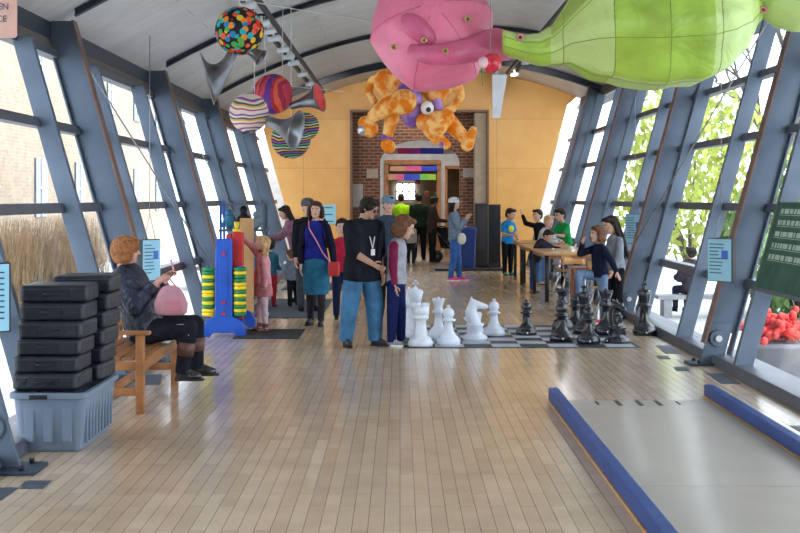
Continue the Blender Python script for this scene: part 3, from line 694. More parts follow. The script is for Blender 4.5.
def chess(kind, white, px, py, label, rz=0, sc_=1):
    r_, h_, prof = HEADS[kind]; mm = M_cw if white else M_cb
    t = thing('chess_'+kind, G(px, py)+Vector((0, 0, .009 if px < 641 else 0)), label, 'chess piece', ('white' if white else 'black')+' giant chess pieces', rz); t.scale = (sc_,)*3
    m = MB(); m.lathe([(a*r_, b*h_) for a, b in prof], n=28); m.build('body', mm, t)
    if kind == 'king':
        m = MB(); m.cyl((0, 0, h_), (0, 0, h_+.03), .03, .02); m.box((0, 0, h_+.06), (.025, .025, .09)); m.box((0, 0, h_+.07), (.075, .025, .025)); m.build('cross', mm, t, bevel=.003, smooth=False)
    if kind == 'queen':
        m = MB()
        for k in range(8): a = k*math.pi/4; m.ell((.075*math.cos(a), .075*math.sin(a), h_*.94), .018, n=8, m=6)
        m.build('crown', mm, t)
    if kind == 'rook':
        m = MB()
        for k in range(6): a = k*math.pi/3; m.box((.087*math.cos(a), .087*math.sin(a), h_+.018), (.032, .055, .04), Matrix.Rotation(a, 3, 'Z'))
        m.build('battlement', mm, t, bevel=.003)
    if kind == 'knight':
        m = MB(); m.cap((-.01, 0, .20), (-.05, 0, .33), .085, .07); m.cap((-.05, 0, .33), (-.02, 0, .43), .07, .055); m.cap((-.02, 0, .43), (.075, 0, .405), .055, .04); m.cap((.075, 0, .405), (.13, 0, .395), .04, .03)
        m.cap((-.035, -.025, .45), (-.04, -.03, .51), .02, .008); m.cap((-.035, .025, .45), (-.04, .03, .51), .02, .008)
        for k in range(6): m.cap((-.10+.012*k, 0, .24+.045*k), (-.125+.016*k, 0, .26+.045*k), .022, .015)
        m.cap((.02, 0, .24), (.05, 0, .30), .05, .035)
        obj_from(remeshed(m, .009, 2), 'horse_head', mm, t)
        for s in (-1, 1):
            m = MB(); m.ell((.02, s*.045, .445), (.012, .006, .010), n=8, m=6); m.build('eye', mm, t)
    m = MB(); m.cyl((0, -r_*1.025, h_*.08 if kind != 'knight' else .03), (0, -r_*.98, h_*.08 if kind != 'knight' else .03), .012, n=10); m.build('plug', M_paper if not white else M_cw, t)
chess('rook', 1, 420.5, 346.5, 'white giant chess rook with a notched top, frontmost of the white pieces by the girl')
chess('king', 1, 415.5, 338, 'white giant chess king with a cross standing behind the white rook', sc_=1.04)
chess('queen', 1, 409, 334, 'white giant chess queen half hidden left of the white king')
chess('bishop', 1, 448.5, 345.5, 'white giant chess bishop in front, right of the rook')
chess('queen', 1, 438.5, 339, 'white giant chess queen behind the front white bishop', sc_=.86)
chess('knight', 1, 475, 340.5, 'white giant chess knight, horse head facing right')
chess('bishop', 1, 494, 336, 'white giant chess bishop standing rightmost of the white pieces', sc_=.98)
chess('bishop', 0, 526.5, 335.5, 'lone black giant chess bishop in the middle of the board', sc_=.95)
chess('bishop', 0, 561.5, 341.5, 'black giant chess bishop, frontmost at the left of the black group', sc_=1.05)
chess('queen', 0, 562.5, 330.5, 'black giant chess queen behind the left front black bishop', sc_=.95)
chess('pawn', 0, 575.5, 328.5, 'black giant chess pawn farther back between the two front bishops', sc_=1.1)
chess('bishop', 0, 588.5, 344, 'black giant chess bishop in front, beside the girl\'s leg', sc_=1.0)
chess('king', 0, 584, 334, 'black giant chess king half hidden behind the second front bishop', sc_=.92)
chess('queen', 0, 606, 335, 'black giant chess queen right behind the black knight', sc_=.98)
chess('knight', 0, 617, 343.5, 'black giant chess knight at the near right corner of the board', rz=R(-60), sc_=1.0)
chess('king', 0, 644.5, 335, 'black giant chess king standing alone off the board on the bare floor', sc_=1.0)

# -- game tables and chairs
def mk_table():
    t = thing('game_table', (0, 0, 0), '', 'table', 'long game tables by the right wall')
    m = MB(); m.box((0, 0, .78), (.92, 2.2, .035)); m.build('tabletop', M_table, t, bevel=.006)
    m = MB(); m.box((0, 0, .735), (.86, 2.06, .05)); m.build('apron', M_oak, t)
    for x in (-.40, .40):
        for y in (-1.02, 1.02): m = MB(); m.cyl((x, y, 0), (x, y, .76), .035, n=14); m.build('leg', M_black, t)
    return t
tp = mk_table()
for i, (x, y, lab) in enumerate(((2.80, 22.75, 'wood-topped game table with thick black legs, the nearest of the row'), (2.79, 25.1, 'wood-topped game table with black legs, middle one where the blond child leans'), (2.88, 27.6, 'wood-topped game table with black legs, the farthest, by the boy in blue'))):
    o = tp if i == 0 else copy_tree(tp); o.location = (x, y, 0); o['label'] = lab
t = thing('small_table', (2.88, 19.85, 0), 'small low wooden table behind the girl in black, beside the chairs', 'table')
m = MB(); m.box((0, 0, .66), (.62, .6, .03)); m.build('tabletop', mat('reddish_wood', (.28, .10, .05), .4), t, bevel=.005)
for x in (-.27, .27):
    for y in (-.26, .26): m = MB(); m.box((x, y, .325), (.05, .05, .65)); m.build('leg', mat('reddish_wood', (.28, .10, .05), .4), t)
M_ply = mat('orange_plywood', (.62, .33, .12), .4, coat=.2)
def mk_chair():
    t = thing('plywood_chair', (0, 0, 0), '', 'chair', 'plywood chairs at the game tables')
    def curved(z0, z1, y0, y1, w_, th):
        m = MB(); rg = []
        for k in range(7):
            a = -1+2*k/6; x = a*w_/2; c = .03*a*a
            rg.append([Vector((x, y0-c, z0)), Vector((x, y0-c+th, z0)), Vector((x, y1-c+th, z1)), Vector((x, y1-c, z1))])
        m.grid(rg); return m
    curved(.62, .82, .20, .25, .40, .012).build('backrest', M_ply, t)
    m = MB(); m.grid([[Vector((x, y, .43+.01*math.sin(3*y))) for x, y in rr(.20, .20, .05)], [Vector((x, y, .445)) for x, y in rr(.20, .20, .05)]]); m.build('seat', M_ply, t, bevel=.003)
    for s in (-1, 1):
        m = MB(); m.tube([(s*.2, -.22, 0), (s*.17, -.15, .425), (s*.17, .17, .425), (s*.18, .24, .82)], .011); m.build('frame_tube', M_chrome, t)
        m = MB(); m.tube([(s*.2, .24, 0), (s*.17, .10, .42)], .011); m.build('leg', M_chrome, t)
    return t
cp = mk_chair()
for i, (px, y, rz, lab) in enumerate(((577, 21.5, 10, 'orange plywood chair with metal legs at the near end of the near table'), (566, 23.2, 80, 'orange plywood chair at the right of the near table, seen between the legs'), (606, 18.75, 100, 'orange plywood chair right behind the girl in black'), (585, 23.4, -100, 'orange plywood chair turned to the window side of the near table'), (563, 25.6, -95, 'orange plywood chair on the window side of the middle table'))):
    o = cp if i == 0 else copy_tree(cp); o.location = ((px-VX)*y/F+(0.0 if i != 3 else .25), y, 0); o.rotation_euler.z = R(rz); o['label'] = lab

# ================================================================= HANGING SCULPTURES
M_galv = mat('galvanised_horn', (.19, .20, .22), .32, .8, var=.35, scale=5)
def horn(t, p0, p1, r0, r1, name='horn', mm=None, bend=None, liner=None):
    p0, p1 = Vector(p0), Vector(p1); m = MB(); N = 14
    mid = (p0+p1)/2+(Vector(bend) if bend else Vector())
    pts, rs = [], []
    for k in range(N+1):
        u = k/N; pts.append(p0*(1-u)**2+mid*2*u*(1-u)+p1*u*u); rs.append(r0+(r1-r0)*(u**3.2*.85+.15*u))
    rings = []
    for k, p in enumerate(pts):
        d = pts[min(k+1, N)]-pts[max(k-1, 0)]; M = frame(d)
        rings.append([p+M @ Vector((rs[k]*math.cos(a), rs[k]*math.sin(a), 0)) for a in [2*math.pi*i/24 for i in range(24)]])
    inner = []
    for k in range(N, 3, -1):
        p = pts[k]; d = pts[min(k+1, N)]-pts[max(k-1, 0)]; M = frame(d)
        inner.append([p+M @ Vector((rs[k]*.93*math.cos(a), rs[k]*.93*math.sin(a), 0)) for a in [2*math.pi*i/24 for i in range(24)]])
    m.grid(rings+inner); o = m.build(name, mm or M_galv, t)
    if liner:
        m = MB(); k = N-3; d = pts[N]-pts[k]; M = frame(d); lr = []
        for j in range(5): u = j/4; q = pts[k]+(pts[N]-pts[k])*u; lr.append([q+M @ Vector(((rs[k]+(rs[N]-rs[k])*u)*.92*u**.3*math.cos(a) if u else .001, (rs[k]+(rs[N]-rs[k])*u)*.92*u**.3*math.sin(a) if u else .001, 0)) for a in [2*math.pi*i/20 for i in range(20)]])
        m.grid(lr, caps=False); m.build('bell_lining', liner, o)
    return o
def strings(t, xs_, ztop):
    for x in xs_: m = MB(); m.cyl((x, 0, .1), (x*1.1, 0, roof_h(t.location.x+x*1.1)-.0-t.location.z), .005, n=5); m.build('string', M_paper, t)
def px2(dx, dy, y): return Vector((dx*y/F, 0, -dy*y/F))
def sculpture(px, py, y, r, mm, label, strs=(0,)):
    t = thing('horn_sculpture', A(px, py, y), label, 'hanging sculpture'); m = MB(); m.ell((0, 0, 0), r, n=32, m=20); m.build('knit_ball', mm, t)
    strings(t, strs, roof_h(t.location.x)-.02); return t
t = sculpture(239.5, 31, 13, .238, dots_mat(), 'hanging ball covered in bright dots on black with a big grey horn at lower left')
horn(t, px2(-6, 20, 13), px2(-32, 48, 13)+Vector((0, -.05, 0)), .05, .27, bend=(.04, 0, -.10)); horn(t, px2(8, 18, 13), px2(22, 27, 13)+Vector((0, -.03, 0)), .05, .085)
M_rp = stripes_mat('red_purple_knit', [(.45, .02, .03), (.7, .1, .05), (.35, .02, .05), (.6, .05, .1), (.12, .03, .25), (.12, .03, .25)], 3.2, .5, 'X')
t = sculpture(273, 94, 17.6, .265, M_rp, 'hanging red and purple knitted ball with a horn ending in a red bell', (-.1, .12))
horn(t, px2(18, 12, 17.6), px2(47, 4, 17.6)+Vector((0, -.12, 0)), .05, .20, liner=mat('red_speckle', (.6, .04, .04), .6, var=.5, scale=40))
M_ps = stripes_mat('pale_striped_knit', [(.80, .72, .62), (.55, .12, .2), (.82, .75, .66), (.75, .5, .08), (.1, .1, .14), (.8, .72, .62), (.3, .1, .3), (.78, .66, .6)], 6.5, .25, 'Z')
t = sculpture(249, 113, 15.2, .225, M_ps, 'hanging cream ball with thin coloured stripes and a grey horn to its right', (.06,))
horn(t, px2(16, 6, 15.2), px2(48, 18, 15.2)+Vector((0, -.1, 0)), .055, .24, bend=(0, 0, -.03))
M_bs = stripes_mat('black_striped_knit', [(.01, .01, .01), (.5, .5, .45), (.01, .01, .01), (.05, .35, .12), (.01, .01, .01), (.3, .05, .4), (.01, .01, .01), (.55, .35, .05)], 7.0, .25, 'Z')
t = sculpture(291, 139, 18.2, .27, M_bs, 'hanging black ball with multicoloured rings, lowest of the sculptures', (0,))
M_bs2 = M_bs
m = MB(); m.ell(px2(14, -13, 18.2)+Vector((0, .1, 0)), .19, n=24, m=14); m.build('upper_ball', M_bs, t)
# inflatables
def skin_mat(name, col, sss=.0, var=.1):
    m = mat(name, col, .38, var=var, scale=2, coat=.1); b = m.node_tree.nodes['Principled BSDF']; b.inputs['Subsurface Weight'].default_value = .35; b.inputs['Subsurface Radius'].default_value = (.3, .3, .2); b.inputs['Subsurface Scale'].default_value = .3
    tc = m.node_tree.nodes.new('ShaderNodeTexCoord'); n = m.node_tree.nodes.new('ShaderNodeTexNoise'); n.inputs['Scale'].default_value = 3.5; n.inputs['Distortion'].default_value = 1.5
    bp = m.node_tree.nodes.new('ShaderNodeBump'); bp.inputs['Strength'].default_value = .35; bp.inputs['Distance'].default_value = .06
    m.node_tree.links.new(tc.outputs['Object'], n.inputs[0]); m.node_tree.links.new(n.outputs['Fac'], bp.inputs['Height']); m.node_tree.links.new(bp.outputs[0], b.inputs['Normal']); return m
M_pink = skin_mat('pink_inflatable_fabric', (.88, .22, .36)); M_pinkd = skin_mat('deep_pink_fabric', (.70, .13, .27)); M_pink2 = skin_mat('soft_pink_fabric', (.90, .33, .45)); M_lime = skin_mat('lime_inflatable_fabric', (.42, .62, .08), var=.25); M_lime2 = skin_mat('pale_lime_fabric', (.56, .72, .24))
def gored(rad, gn, depth, n=64, mm_=32, sq=1, M=None, c=(0, 0, 0), flat=.0):
    m = MB(); rings = []
    for j in range(mm_+1):
        t_ = math.pi*j/mm_; k = max(math.sin(t_), .002); zc = -math.cos(t_); ring = []
        for i in range(n):
            a = 2*math.pi*i/n; g = 1-depth*(1-abs(math.sin(a*gn/2)))*math.sin(t_)**.5; g2 = 1-depth*.6*(1-abs(math.sin(t_*3)))
            if flat:
                am = (a % (math.pi/3))-math.pi/6; pg = math.cos(math.pi/6)/math.cos(am); g = 1*(1-flat)+pg*flat; g2 = 1
            p = Vector((rad[0]*k*math.cos(a)*g*g2, rad[1]*k*math.sin(a)*g*g2, rad[2]*zc*g2)); ring.append(Vector(c)+(M @ p if M is not None else p))
        rings.append(ring)
    return m.grid(rings)
yp = 12.0
pk = thing('pink_inflatable', A(432, 28, yp), 'large pink inflated fabric form hanging from the ceiling at top centre', 'hanging inflatable')
Mx = Matrix.Rotation(R(72), 3, 'X') @ Matrix.Rotation(R(12), 3, 'Z')
gored((.57, .62, .50), 6, 0, M=Mx, flat=.5).build('bulb', [M_pink, M_pink2], pk)
for q in range(6):
    a = q*2*math.pi/6; pts = []
    for j in range(1, 16):
        t_ = math.pi*j/16; g = g2 = 1.0
        pts.append(Mx @ Vector((.57*math.sin(t_)*math.cos(a)*g, .62*math.sin(t_)*math.sin(a)*g, -.50*math.cos(t_)*g2)))
    m = MB(); m.tube(pts, .004, n=6); m.build('seam', M_pinkd, pk, smooth=True)
m = MB(); m.ell(px2(-14, 8, yp)+Vector((0, -.47, 0)), (.19, .09, .10), Matrix.Rotation(R(40), 3, 'Y')); m.build('folded_flap', M_pinkd, pk)
m = MB(); m.tube([px2(-22, 27, yp)+Vector((0, -.44, 0)), px2(-5, 33, yp)+Vector((0, -.53, 0)), px2(20, 32, yp)+Vector((0, -.54, 0)), px2(45, 24, yp)+Vector((0, -.36, 0)), px2(62, 20, yp)+Vector((0, -.28, 0)), px2(76, 21, yp)+Vector((0, -.25, 0))], [.05, .085, .10, .12, .15, .13], n=16); m.build('tube_arm', M_pinkd, pk, smooth=True)
for dx, dy, dz in ((-38, 24, .38), (-9, 20, .57), (11, 31, .66), (33, -2, .46), (45, 12, .33)):
    m = MB(); q = px2(dx, dy, yp)+Vector((0, -dz-.01, 0)); m.lathe([(.012, 0), (.026, 0), (.026, .008), (.012, .008), (.012, 0)], q, 16, Matrix.Rotation(R(90), 3, 'X')); m.build('grommet', mat('brass', (.6, .45, .15), .3, .9), pk)
for dx in (-30, 0, 30): m = MB(); m.cyl(px2(dx, -30, yp), Vector((dx*.012, 0, roof_h(.3)-.05-pk.location.z)), .004, n=5); m.build('guy_wire', M_paper, pk)
yg = 11.4
gi = thing('green_inflatable', A(650, 20, yg), 'huge lime green inflated fabric form hanging at the top right', 'hanging inflatable')
prof = []                # axis runs along x; radius against distance
keys = [(-147, 22, 13), (-128, 28, 13), (-112, 30, 17), (-98, 26, 21), (-82, 14, 34), (-60, 2, 60), (-30, -2, 72), (5, -3, 77), (40, -3, 73), (68, -5, 60), (86, -7, 42), (97, -8, 20), (103, -8, 12)]
m = MB(); rings = []
for i in range(len(keys)*4-3):
    k = i//4; u = (i % 4)/4; a = keys[k]; b = keys[min(k+1, len(keys)-1)]; u = u
    dx, dy, rr_ = [a[q]*(1-u)+b[q]*u for q in range(3)]
    c = px2(dx, dy, yg)+Vector((0, (dx+147)*-.001, 0)); ring = []
    for j in range(60):
        an = 2*math.pi*j/60; g = 1-.09*(1-abs(math.sin(an*4+.3)))*min(1, rr_/40); g *= 1-.03*(1-abs(math.sin(i*.42))); ring.append(c+Vector((.12*rr_*yg/F*math.cos(an*3)*.3, rr_*yg/F*g*math.cos(an), rr_*yg/F*g*math.sin(an))))
    rings.append(ring)
m.grid(rings); go = m.build('bulb', [M_lime, M_lime2], gi)
for p_ in go.data.polygons:
    j = p_.index % 60; i = p_.index//60
    if ((j+4)//15+i//11) % 2: p_.material_index = 1
for q in range(8):
    j = (int(round(-.3/ (2*math.pi/60)))+int(q*7.5)) % 60
    m = MB(); m.tube([r_[j] for r_ in rings], .0035, n=5); m.build('seam', mat('olive_seam', (.24, .36, .05), .6), gi, smooth=True)
for i in (14, 22, 28, 34):
    if i < len(rings): m = MB(); r_ = rings[i]; m.tube(r_+[r_[0]], .0035, n=5); m.build('seam', mat('olive_seam', (.16, .24, .03), .6), gi, smooth=True)
m = MB(); rings = []
for dx, dy, rr_ in ((100, -8, 12), (108, -10, 18), (118, -12, 30), (135, -12, 36), (155, -13, 38), (175, -16, 34), (190, -18, 20)):
    c = px2(dx, dy, yg)+Vector((0, -.25, 0)); rings.append([c+Vector((0, rr_*.8*yg/F*math.cos(a), rr_*.8*yg/F*math.sin(a)*(1-.05*abs(math.sin(3*a))))) for a in [2*math.pi*j/40 for j in range(40)]])
m.grid(rings); m.build('second_bulb', M_lime2, gi)
for dx, dy, yy in ((2, 4, -.66), (32, 52, -.35), (-95, 14, -.16), (-131, 19, -.1), (101, -4, -.36)):
    m = MB(); m.lathe([(.012, 0), (.035, 0), (.035, .01), (.012, .01), (.012, 0)], px2(dx, dy, yg)+Vector((0, yy-.02, 0)), 16, Matrix.Rotation(R(90), 3, 'X')); m.build('grommet', mat('pink_grommet', (.6, .25, .2), .5), gi)
for dx in (-110, -40, 40, 130): m = MB(); m.cyl(px2(dx, -20, yg), Vector((dx*.010, 0, roof_h(2.2+dx*.01)-.05-gi.location.z)), .004, n=5); m.build('guy_wire', M_paper, gi)
# pendant with red ball and tapering white shade
t = thing('pendant_banner', A(494, 63, 11.3), 'long tapering pale panel hanging under a glossy red and white ball', 'pendant')
m = MB(); m.ell((-.02, 0, 0), .085, n=20, m=12); m.build('ball', mat('glossy_red', (.75, .02, .05), .2, coat=.5, var=.4, scale=14), t)
m = MB(); m.ell((-.09, -.04, 0), .05, n=16, m=10); m.build('small_ball', mat('pink_white_swirl', (.85, .55, .58), .3), t)
m = MB(); m.hexa([px2(-1.5, 55, 11.3)+Vector((0, -.015, 0)), px2(6, 55, 11.3)+Vector((0, -.015, 0)), px2(6, 55, 11.3)+Vector((0, .015, 0)), px2(-1.5, 55, 11.3)+Vector((0, .015, 0)), px2(-1.5, 12, 11.3)+Vector((0, -.03, 0)), px2(13, 12, 11.3)+Vector((0, -.03, 0)), px2(13, 12, 11.3)+Vector((0, .03, 0)), px2(-1.5, 12, 11.3)+Vector((0, .03, 0))]); m.build('tapered_panel', mat('pale_panel', (.62, .64, .68), .5), t)
m = MB(); m.cyl((.02, 0, -.12), (.02, 0, -.05), .02); m.cyl((-.03, 0, .08), (-.03, 0, roof_h(.9)-t.location.z-.03), .005, n=5); m.build('wire', M_wire, t)
m = MB(); m.cyl((-.11, -.03, .02), (-.10, -.03, -.20), .006, .003, n=5); m.build('green_tail', M_green, t)
# orange plush creature
M_plush = mat('orange_plush', (.92, .36, .04), .95, var=.40, scale=9, bump=.9, bscale=50, spec=.1); M_purp = mat('purple_plush', (.34, .17, .58), .95, var=.2, bump=.8, bscale=50, spec=.1)
yc = 13.0
cr = thing('plush_creature', A(412, 108, yc), 'big orange and purple plush creature with many limbs hanging below the pink inflatable', 'hanging sculpture')
for m_, ca, cb_ in ((M_plush, (.80, .22, .015), (.95, .58, .20)), (M_purp, (.22, .11, .42), (.48, .32, .68))):
    r_ = [n for n in m_.node_tree.nodes if n.type == 'VALTORGB'][0]; r_.color_ramp.elements[0].color = (*ca, 1); r_.color_ramp.elements[1].color = (*cb_, 1); r_.color_ramp.elements[0].position = .42; r_.color_ramp.elements[1].position = .58
def P3(px, py, d=0): return px2(px-412, py-108, yc)+Vector((0, d, 0))
def limb(pts, rs, nm, mm=M_plush):
    m = MB(); s = yc/F
    for (a, b), (r0, r1) in zip(zip(pts, pts[1:]), zip(rs, rs[1:])): m.cap(P3(*a), P3(*b), r0*s, r1*s)
    return obj_from(remeshed(m, .014, 3), nm, mm, cr)
limb([(392, 90), (408, 100, -.02), (412, 118)], [11, 15, 10], 'body', M_purp); limb([(410, 84), (404, 95)], [8, 9], 'chest', M_purp)
limb([(404, 103, -.16), (388, 108, -.14), (374, 116, -.08)], [13, 10, 7], 'limb')
limb([(394, 98, -.05), (386, 82, -.05), (394, 78, -.02)], [9, 13, 10], 'limb')
limb([(386, 80), (372, 79, .05), (368, 92, .08), (374, 100, .05)], [7, 4, 4, 4], 'limb')
limb([(392, 118, -.05), (389, 130, -.08), (387, 140, -.1)], [8, 6, 5], 'limb')
limb([(425, 84), (436, 94, .02), (448, 84)], [10, 11, 8], 'limb')
limb([(440, 112), (452, 108, .03), (461, 96, .05), (459, 88, .05), (450, 84)], [5, 5, 4.5, 5, 6], 'limb')
limb([(424, 122, -.06), (436, 124, -.1), (446, 118, -.06)], [9, 13, 9], 'limb')
limb([(446, 118), (456, 130, -.02), (468, 142, -.04)], [9, 8, 6], 'limb')
limb([(430, 128), (436, 138, -.08), (446, 145, -.1)], [9, 7, 5], 'limb')
limb([(366, 124, -.02), (370, 129, -.04)], [8.5, 9], 'foot'); limb([(387, 145, -.12), (389, 147, -.12)], [6.5, 7], 'foot'); limb([(467, 145, -.05), (473, 130, -.02)], [7, 4], 'foot')
limb([(373, 115, -.08), (376, 118, -.08)], [5, 4.5], 'ankle_band', M_purp); limb([(386, 138, -.1), (388, 139, -.1)], [5, 5], 'ankle_band', M_purp); limb([(441, 142, -.1), (443, 144, -.1)], [5, 5], 'ankle_band', M_purp); limb([(437, 100, -.03), (438, 112, -.03)], [5, 5], 'ankle_band', M_purp)
m = MB(); m.ell(P3(427, 109, -.14), .065, n=20, m=14); e = m.build('eye', mat('eye_white', (.82, .82, .8), .3), cr)
m = MB(); m.ell(P3(428, 111, -.20), (.025, .012, .025), n=12, m=8); m.build('pupil', M_black, e)
m = MB(); m.ell(P3(363.5, 130, -.05), .06, n=16, m=10); m.build('toe_cap', M_chrome, cr)
for px in (395, 425): m = MB(); a = P3(px, 85); m.cyl(a, (a.x, 0, roof_h(cr.location.x)-cr.location.z-.03), .004, n=5); m.build('wire', M_wire, cr)
# ceiling guy wires
for a, b, lab in (((330, 12, 17), (400, 30, 12.3), 'thin white guy wire from the ceiling track to the pink inflatable'), ((280, 85, 20), (345, 130-38, 20), 'thin white guy wire running right from the red horn'), ((240, 0, 12.5), (372, 22, 12.3), 'thin white guy wire from above the dotted ball to the pink inflatable'), ((575, 0, 14), (600, 30, 12), 'thin white guy wire above the green inflatable')):
    m = MB(); m.cyl(A(*a), A(*b), .004, n=5); tag(m.build('guy_wire', M_paper), lab, 'wire')
# ================================================================= PEOPLE
SKIN = mat('skin_light', (.62, .36, .26), .5, var=.06); SKIN2 = mat('skin_tan', (.45, .25, .17), .5, var=.06); SKIN3 = mat('skin_brown', (.16, .08, .05), .5, var=.06)
def hairm(nm, c): return mat('hair_'+nm, c, .6, var=.45, scale=30, bump=.9, bscale=45, spec=.22)
H_dark = hairm('dark', (.022, .014, .011)); H_brown = hairm('brown', (.15, .065, .032)); H_dbrown = hairm('dark_brown', (.06, .026, .02)); H_lbrown = hairm('light_brown', (.27, .14, .07)); H_blond = hairm('blond', (.60, .40, .19)); H_ginger = hairm('ginger', (.30, .115, .04))
M_lip = mat('lips', (.42, .12, .11), .5); M_eyew = mat('eyeball', (.75, .75, .74), .3); M_iris = mat('iris', (.03, .02, .015), .3)
def dv(s, v): return Vector((s*v[0], -v[1], v[2])).normalized()
def person(at, face, H, label, pose=None, top=None, bottom=None, shoes=None, hair=('short', H_dark), skin=SKIN, child=False, build=1.0, seat=None,
           sleeve=1.0, skirt=None, long_top=0.0, voxel=.011, open_shoe=False, group=None, z0=0, detail=True, boots=None, shorts=False):
    pose = pose or {}
    hr = .165 if child else .130
    if H < 1.15: hr = .185
    hh = hr*H; L = H*(1-hr)             # head height; length below the chin
    leg_l = .565*L; pel = leg_l; tor = .385*L; k = L/ (1.74*.87) * build
    ang = R(face); t = thing('person', (at[0], at[1], z0), label, 'person', group, ang)
    lean = dv(1, pose.get('lean', (0, .04, 1)))
    P0 = Vector((0, 0, 0)); B = Matrix.Identity(3)
    upv = lean; xax = Vector((1, 0, 0)); 
    tw = R(pose.get('twist', 0)); xax = Matrix.Rotation(tw, 3, 'Z') @ xax
    xax = (xax-upv*xax.dot(upv)).normalized(); yax = upv.cross(xax)        # yax = backwards
    TB = Matrix((xax, yax, upv)).transposed()
    th, sh, ah = .47*leg_l, .45*leg_l, .08*leg_l
    hips, knees, ankles, toes = {}, {}, {}, {}
    for s, nm in ((1, 'legL'), (-1, 'legR')):
        a, b = pose.get(nm, ((.03, .03, -1), (.0, -.03, -1)))
        hips[s] = Vector((s*.088*k, 0, 0)); knees[s] = hips[s]+dv(s, a)*th; ankles[s] = knees[s]+dv(s, b)*sh
        td = pose.get('toe'+nm[-1], (.15, 1, 0)); toes[s] = dv(s, td)
    low = min(a.z for a in ankles.values())-ah
    off = Vector((0, 0, (seat if seat is not None else -low)))
    if seat is not None: off.z = seat+.085*k
    neck = P0+lean*tor; shs = {s: neck-lean*.062*L+xax*s*.155*k*(.92 if child else 1) for s in (1, -1)}
    el, wr, fd = {}, {}, {}
    for s, nm in ((1, 'armL'), (-1, 'armR')):
        a, b = pose.get(nm, ((.12, .02, -1), (.03, .12, -1)))
        el[s] = shs[s]+dv(s, a)*.185*L; wr[s] = el[s]+dv(s, b)*.165*L; fd[s] = dv(s, b)
    yaw, pitch = pose.get('head', (0, 0)); roll = pose.get('roll', 0)
    HM = Matrix.Rotation(R(yaw), 3, 'Z') @ Matrix.Rotation(R(pitch), 3, 'X') @ Matrix.Rotation(R(roll), 3, 'Y')    # pitch > 0 looks down
    hb = neck+lean*.020*L; hc = hb+HM @ Vector((0, -.10*hh, .50*hh))
    O = lambda p: p+off
    def torso_loft(m, o, t0, t1, extra=1.0):
        R_ = [(-.40, .165, .120), (0, .172, .118), (.12, .172, .122), (.35, .146, .108), (.55, .150, .110), (.72, .163, .115), (.86, .150, .098), (.95, .105, .075), (1.0, .055, .055)]
        if child: R_ = [(a, b*.95, c*1.05) for a, b, c in R_]
        rings = []
        ts = sorted(set([t0, t1]+[r[0] for r in R_ if t0 < r[0] < t1]))
        for tt_ in ts:
            for (a, b) in zip(R_, R_[1:]):
                if a[0] <= tt_ <= b[0]+1e-6:
                    u = (tt_-a[0])/(b[0]-a[0]); rx = a[1]*(1-u)+b[1]*u; ry = a[2]*(1-u)+b[2]*u; break
            rx = (rx*k+o)*extra; ry = (ry*k+o)*extra
            c = O(P0+lean*tor*tt_)
            rings.append([c+xax*rx*math.cos(q)+yax*(ry*math.sin(q)) for q in [2*math.pi*i/20 for i in range(20)]])
        m.grid(rings)
    # ---- body
    m = MB()
    torso_loft(m, 0, -.1, 1.0)
    m.cap(O(shs[1]-xax*.03*k), O(shs[-1]+xax*.03*k), .055*k)
    m.cyl(O(neck-lean*.02), O(hc-HM @ Vector((0, -.02, .25*hh))), .056*k*(.85 if child else 1), .050*k*(.85 if child else 1), 14)
    for s in (1, -1):
        m.cap(O(shs[s]), O(el[s]), .052*k, .040*k); m.cap(O(el[s]), O(wr[s]), .041*k, .027*k)
        m.cap(O(hips[s]), O(knees[s]), .088*k, .056*k); m.cap(O(knees[s]), O(ankles[s]), .056*k, .036*k)
        mid = knees[s].lerp(ankles[s], .3); m.ell(O(mid+Vector((0, .015*k, 0))), .056*k)
        m.cap(O(ankles[s]), O(ankles[s]+toes[s]*.07*k+Vector((0, 0, -ah*.5))), .034*k, .024*k)
    # head
    def hp(x, y, z): return O(hc+HM @ Vector((x*hh, y*hh, z*hh)))
    m.ell(hp(0, .03, .08), (.36*hh, .43*hh, .42*hh), HM, 20, 14); m.ell(hp(0, -.10, -.18), (.27*hh, .30*hh, .32*hh), HM, 18, 12)
    m.cap(hp(0, -.40, .04), hp(0, -.475, -.09), .035*hh, .055*hh); m.ell(hp(0, -.30, -.36), .11*hh)
    for s in (1, -1): m.ell(hp(s*.365, .02, -.02), (.035*hh, .07*hh, .11*hh), HM, 10, 8)
    ex = MB(); hl = .108*L*(.95 if child else 1)
    for s, nm in ((1, 'handL'), (-1, 'handR')):
        d = fd[s]; mode = pose.get(nm, 'rest')
        inn = Vector((-s, 0, 0)); 
        pn = (inn-d*inn.dot(d))
        if pn.length < .3: pn = Vector((0, 0, -1))-d*(-d.z)
        if mode == 'hold': pn = Vector((-s*.6, 0, -1)); pn = pn-d*pn.dot(d)
        pn.normalize(); sd = d.cross(pn).normalized()
        if sd.z < 0 and abs(d.z) < .8: sd = -sd
        if abs(d.z) >= .8: sd = Vector((0, -1, 0)) if True else sd; sd = (sd-d*sd.dot(d)).normalized()
        w0 = O(wr[s]); pc = w0+d*hl*.28
        M_ = Matrix((sd, pn, d)).transposed()
        m.ell(pc, (.20*hl, .105*hl, .32*hl), M_, 12, 8)
        curl = {'rest': .45, 'hold': 1.0, 'open': .12}[mode]
        for q, (ofs, ln) in enumerate(((.15, .46), (.055, .52), (-.045, .48), (-.135, .38))):
            b = w0+d*hl*.50+sd*ofs*hl; d1 = (d+pn*curl*.5).normalized(); d2 = (d+pn*curl*1.6).normalized()
            j = b+d1*ln*hl*.5; e = j+d2*ln*hl*.5; rr_ = .052*hl
            ex.cap(b-d*.04*hl, j, rr_*1.1, rr_, 8); ex.cap(j, e, rr_, rr_*.8, 8)
        b = w0+d*hl*.16+sd*.16*hl; j = b+(d*.7+sd*.8+pn*.3).normalized()*.25*hl; e = j+(d+pn*curl*.8).normalized()*.20*hl
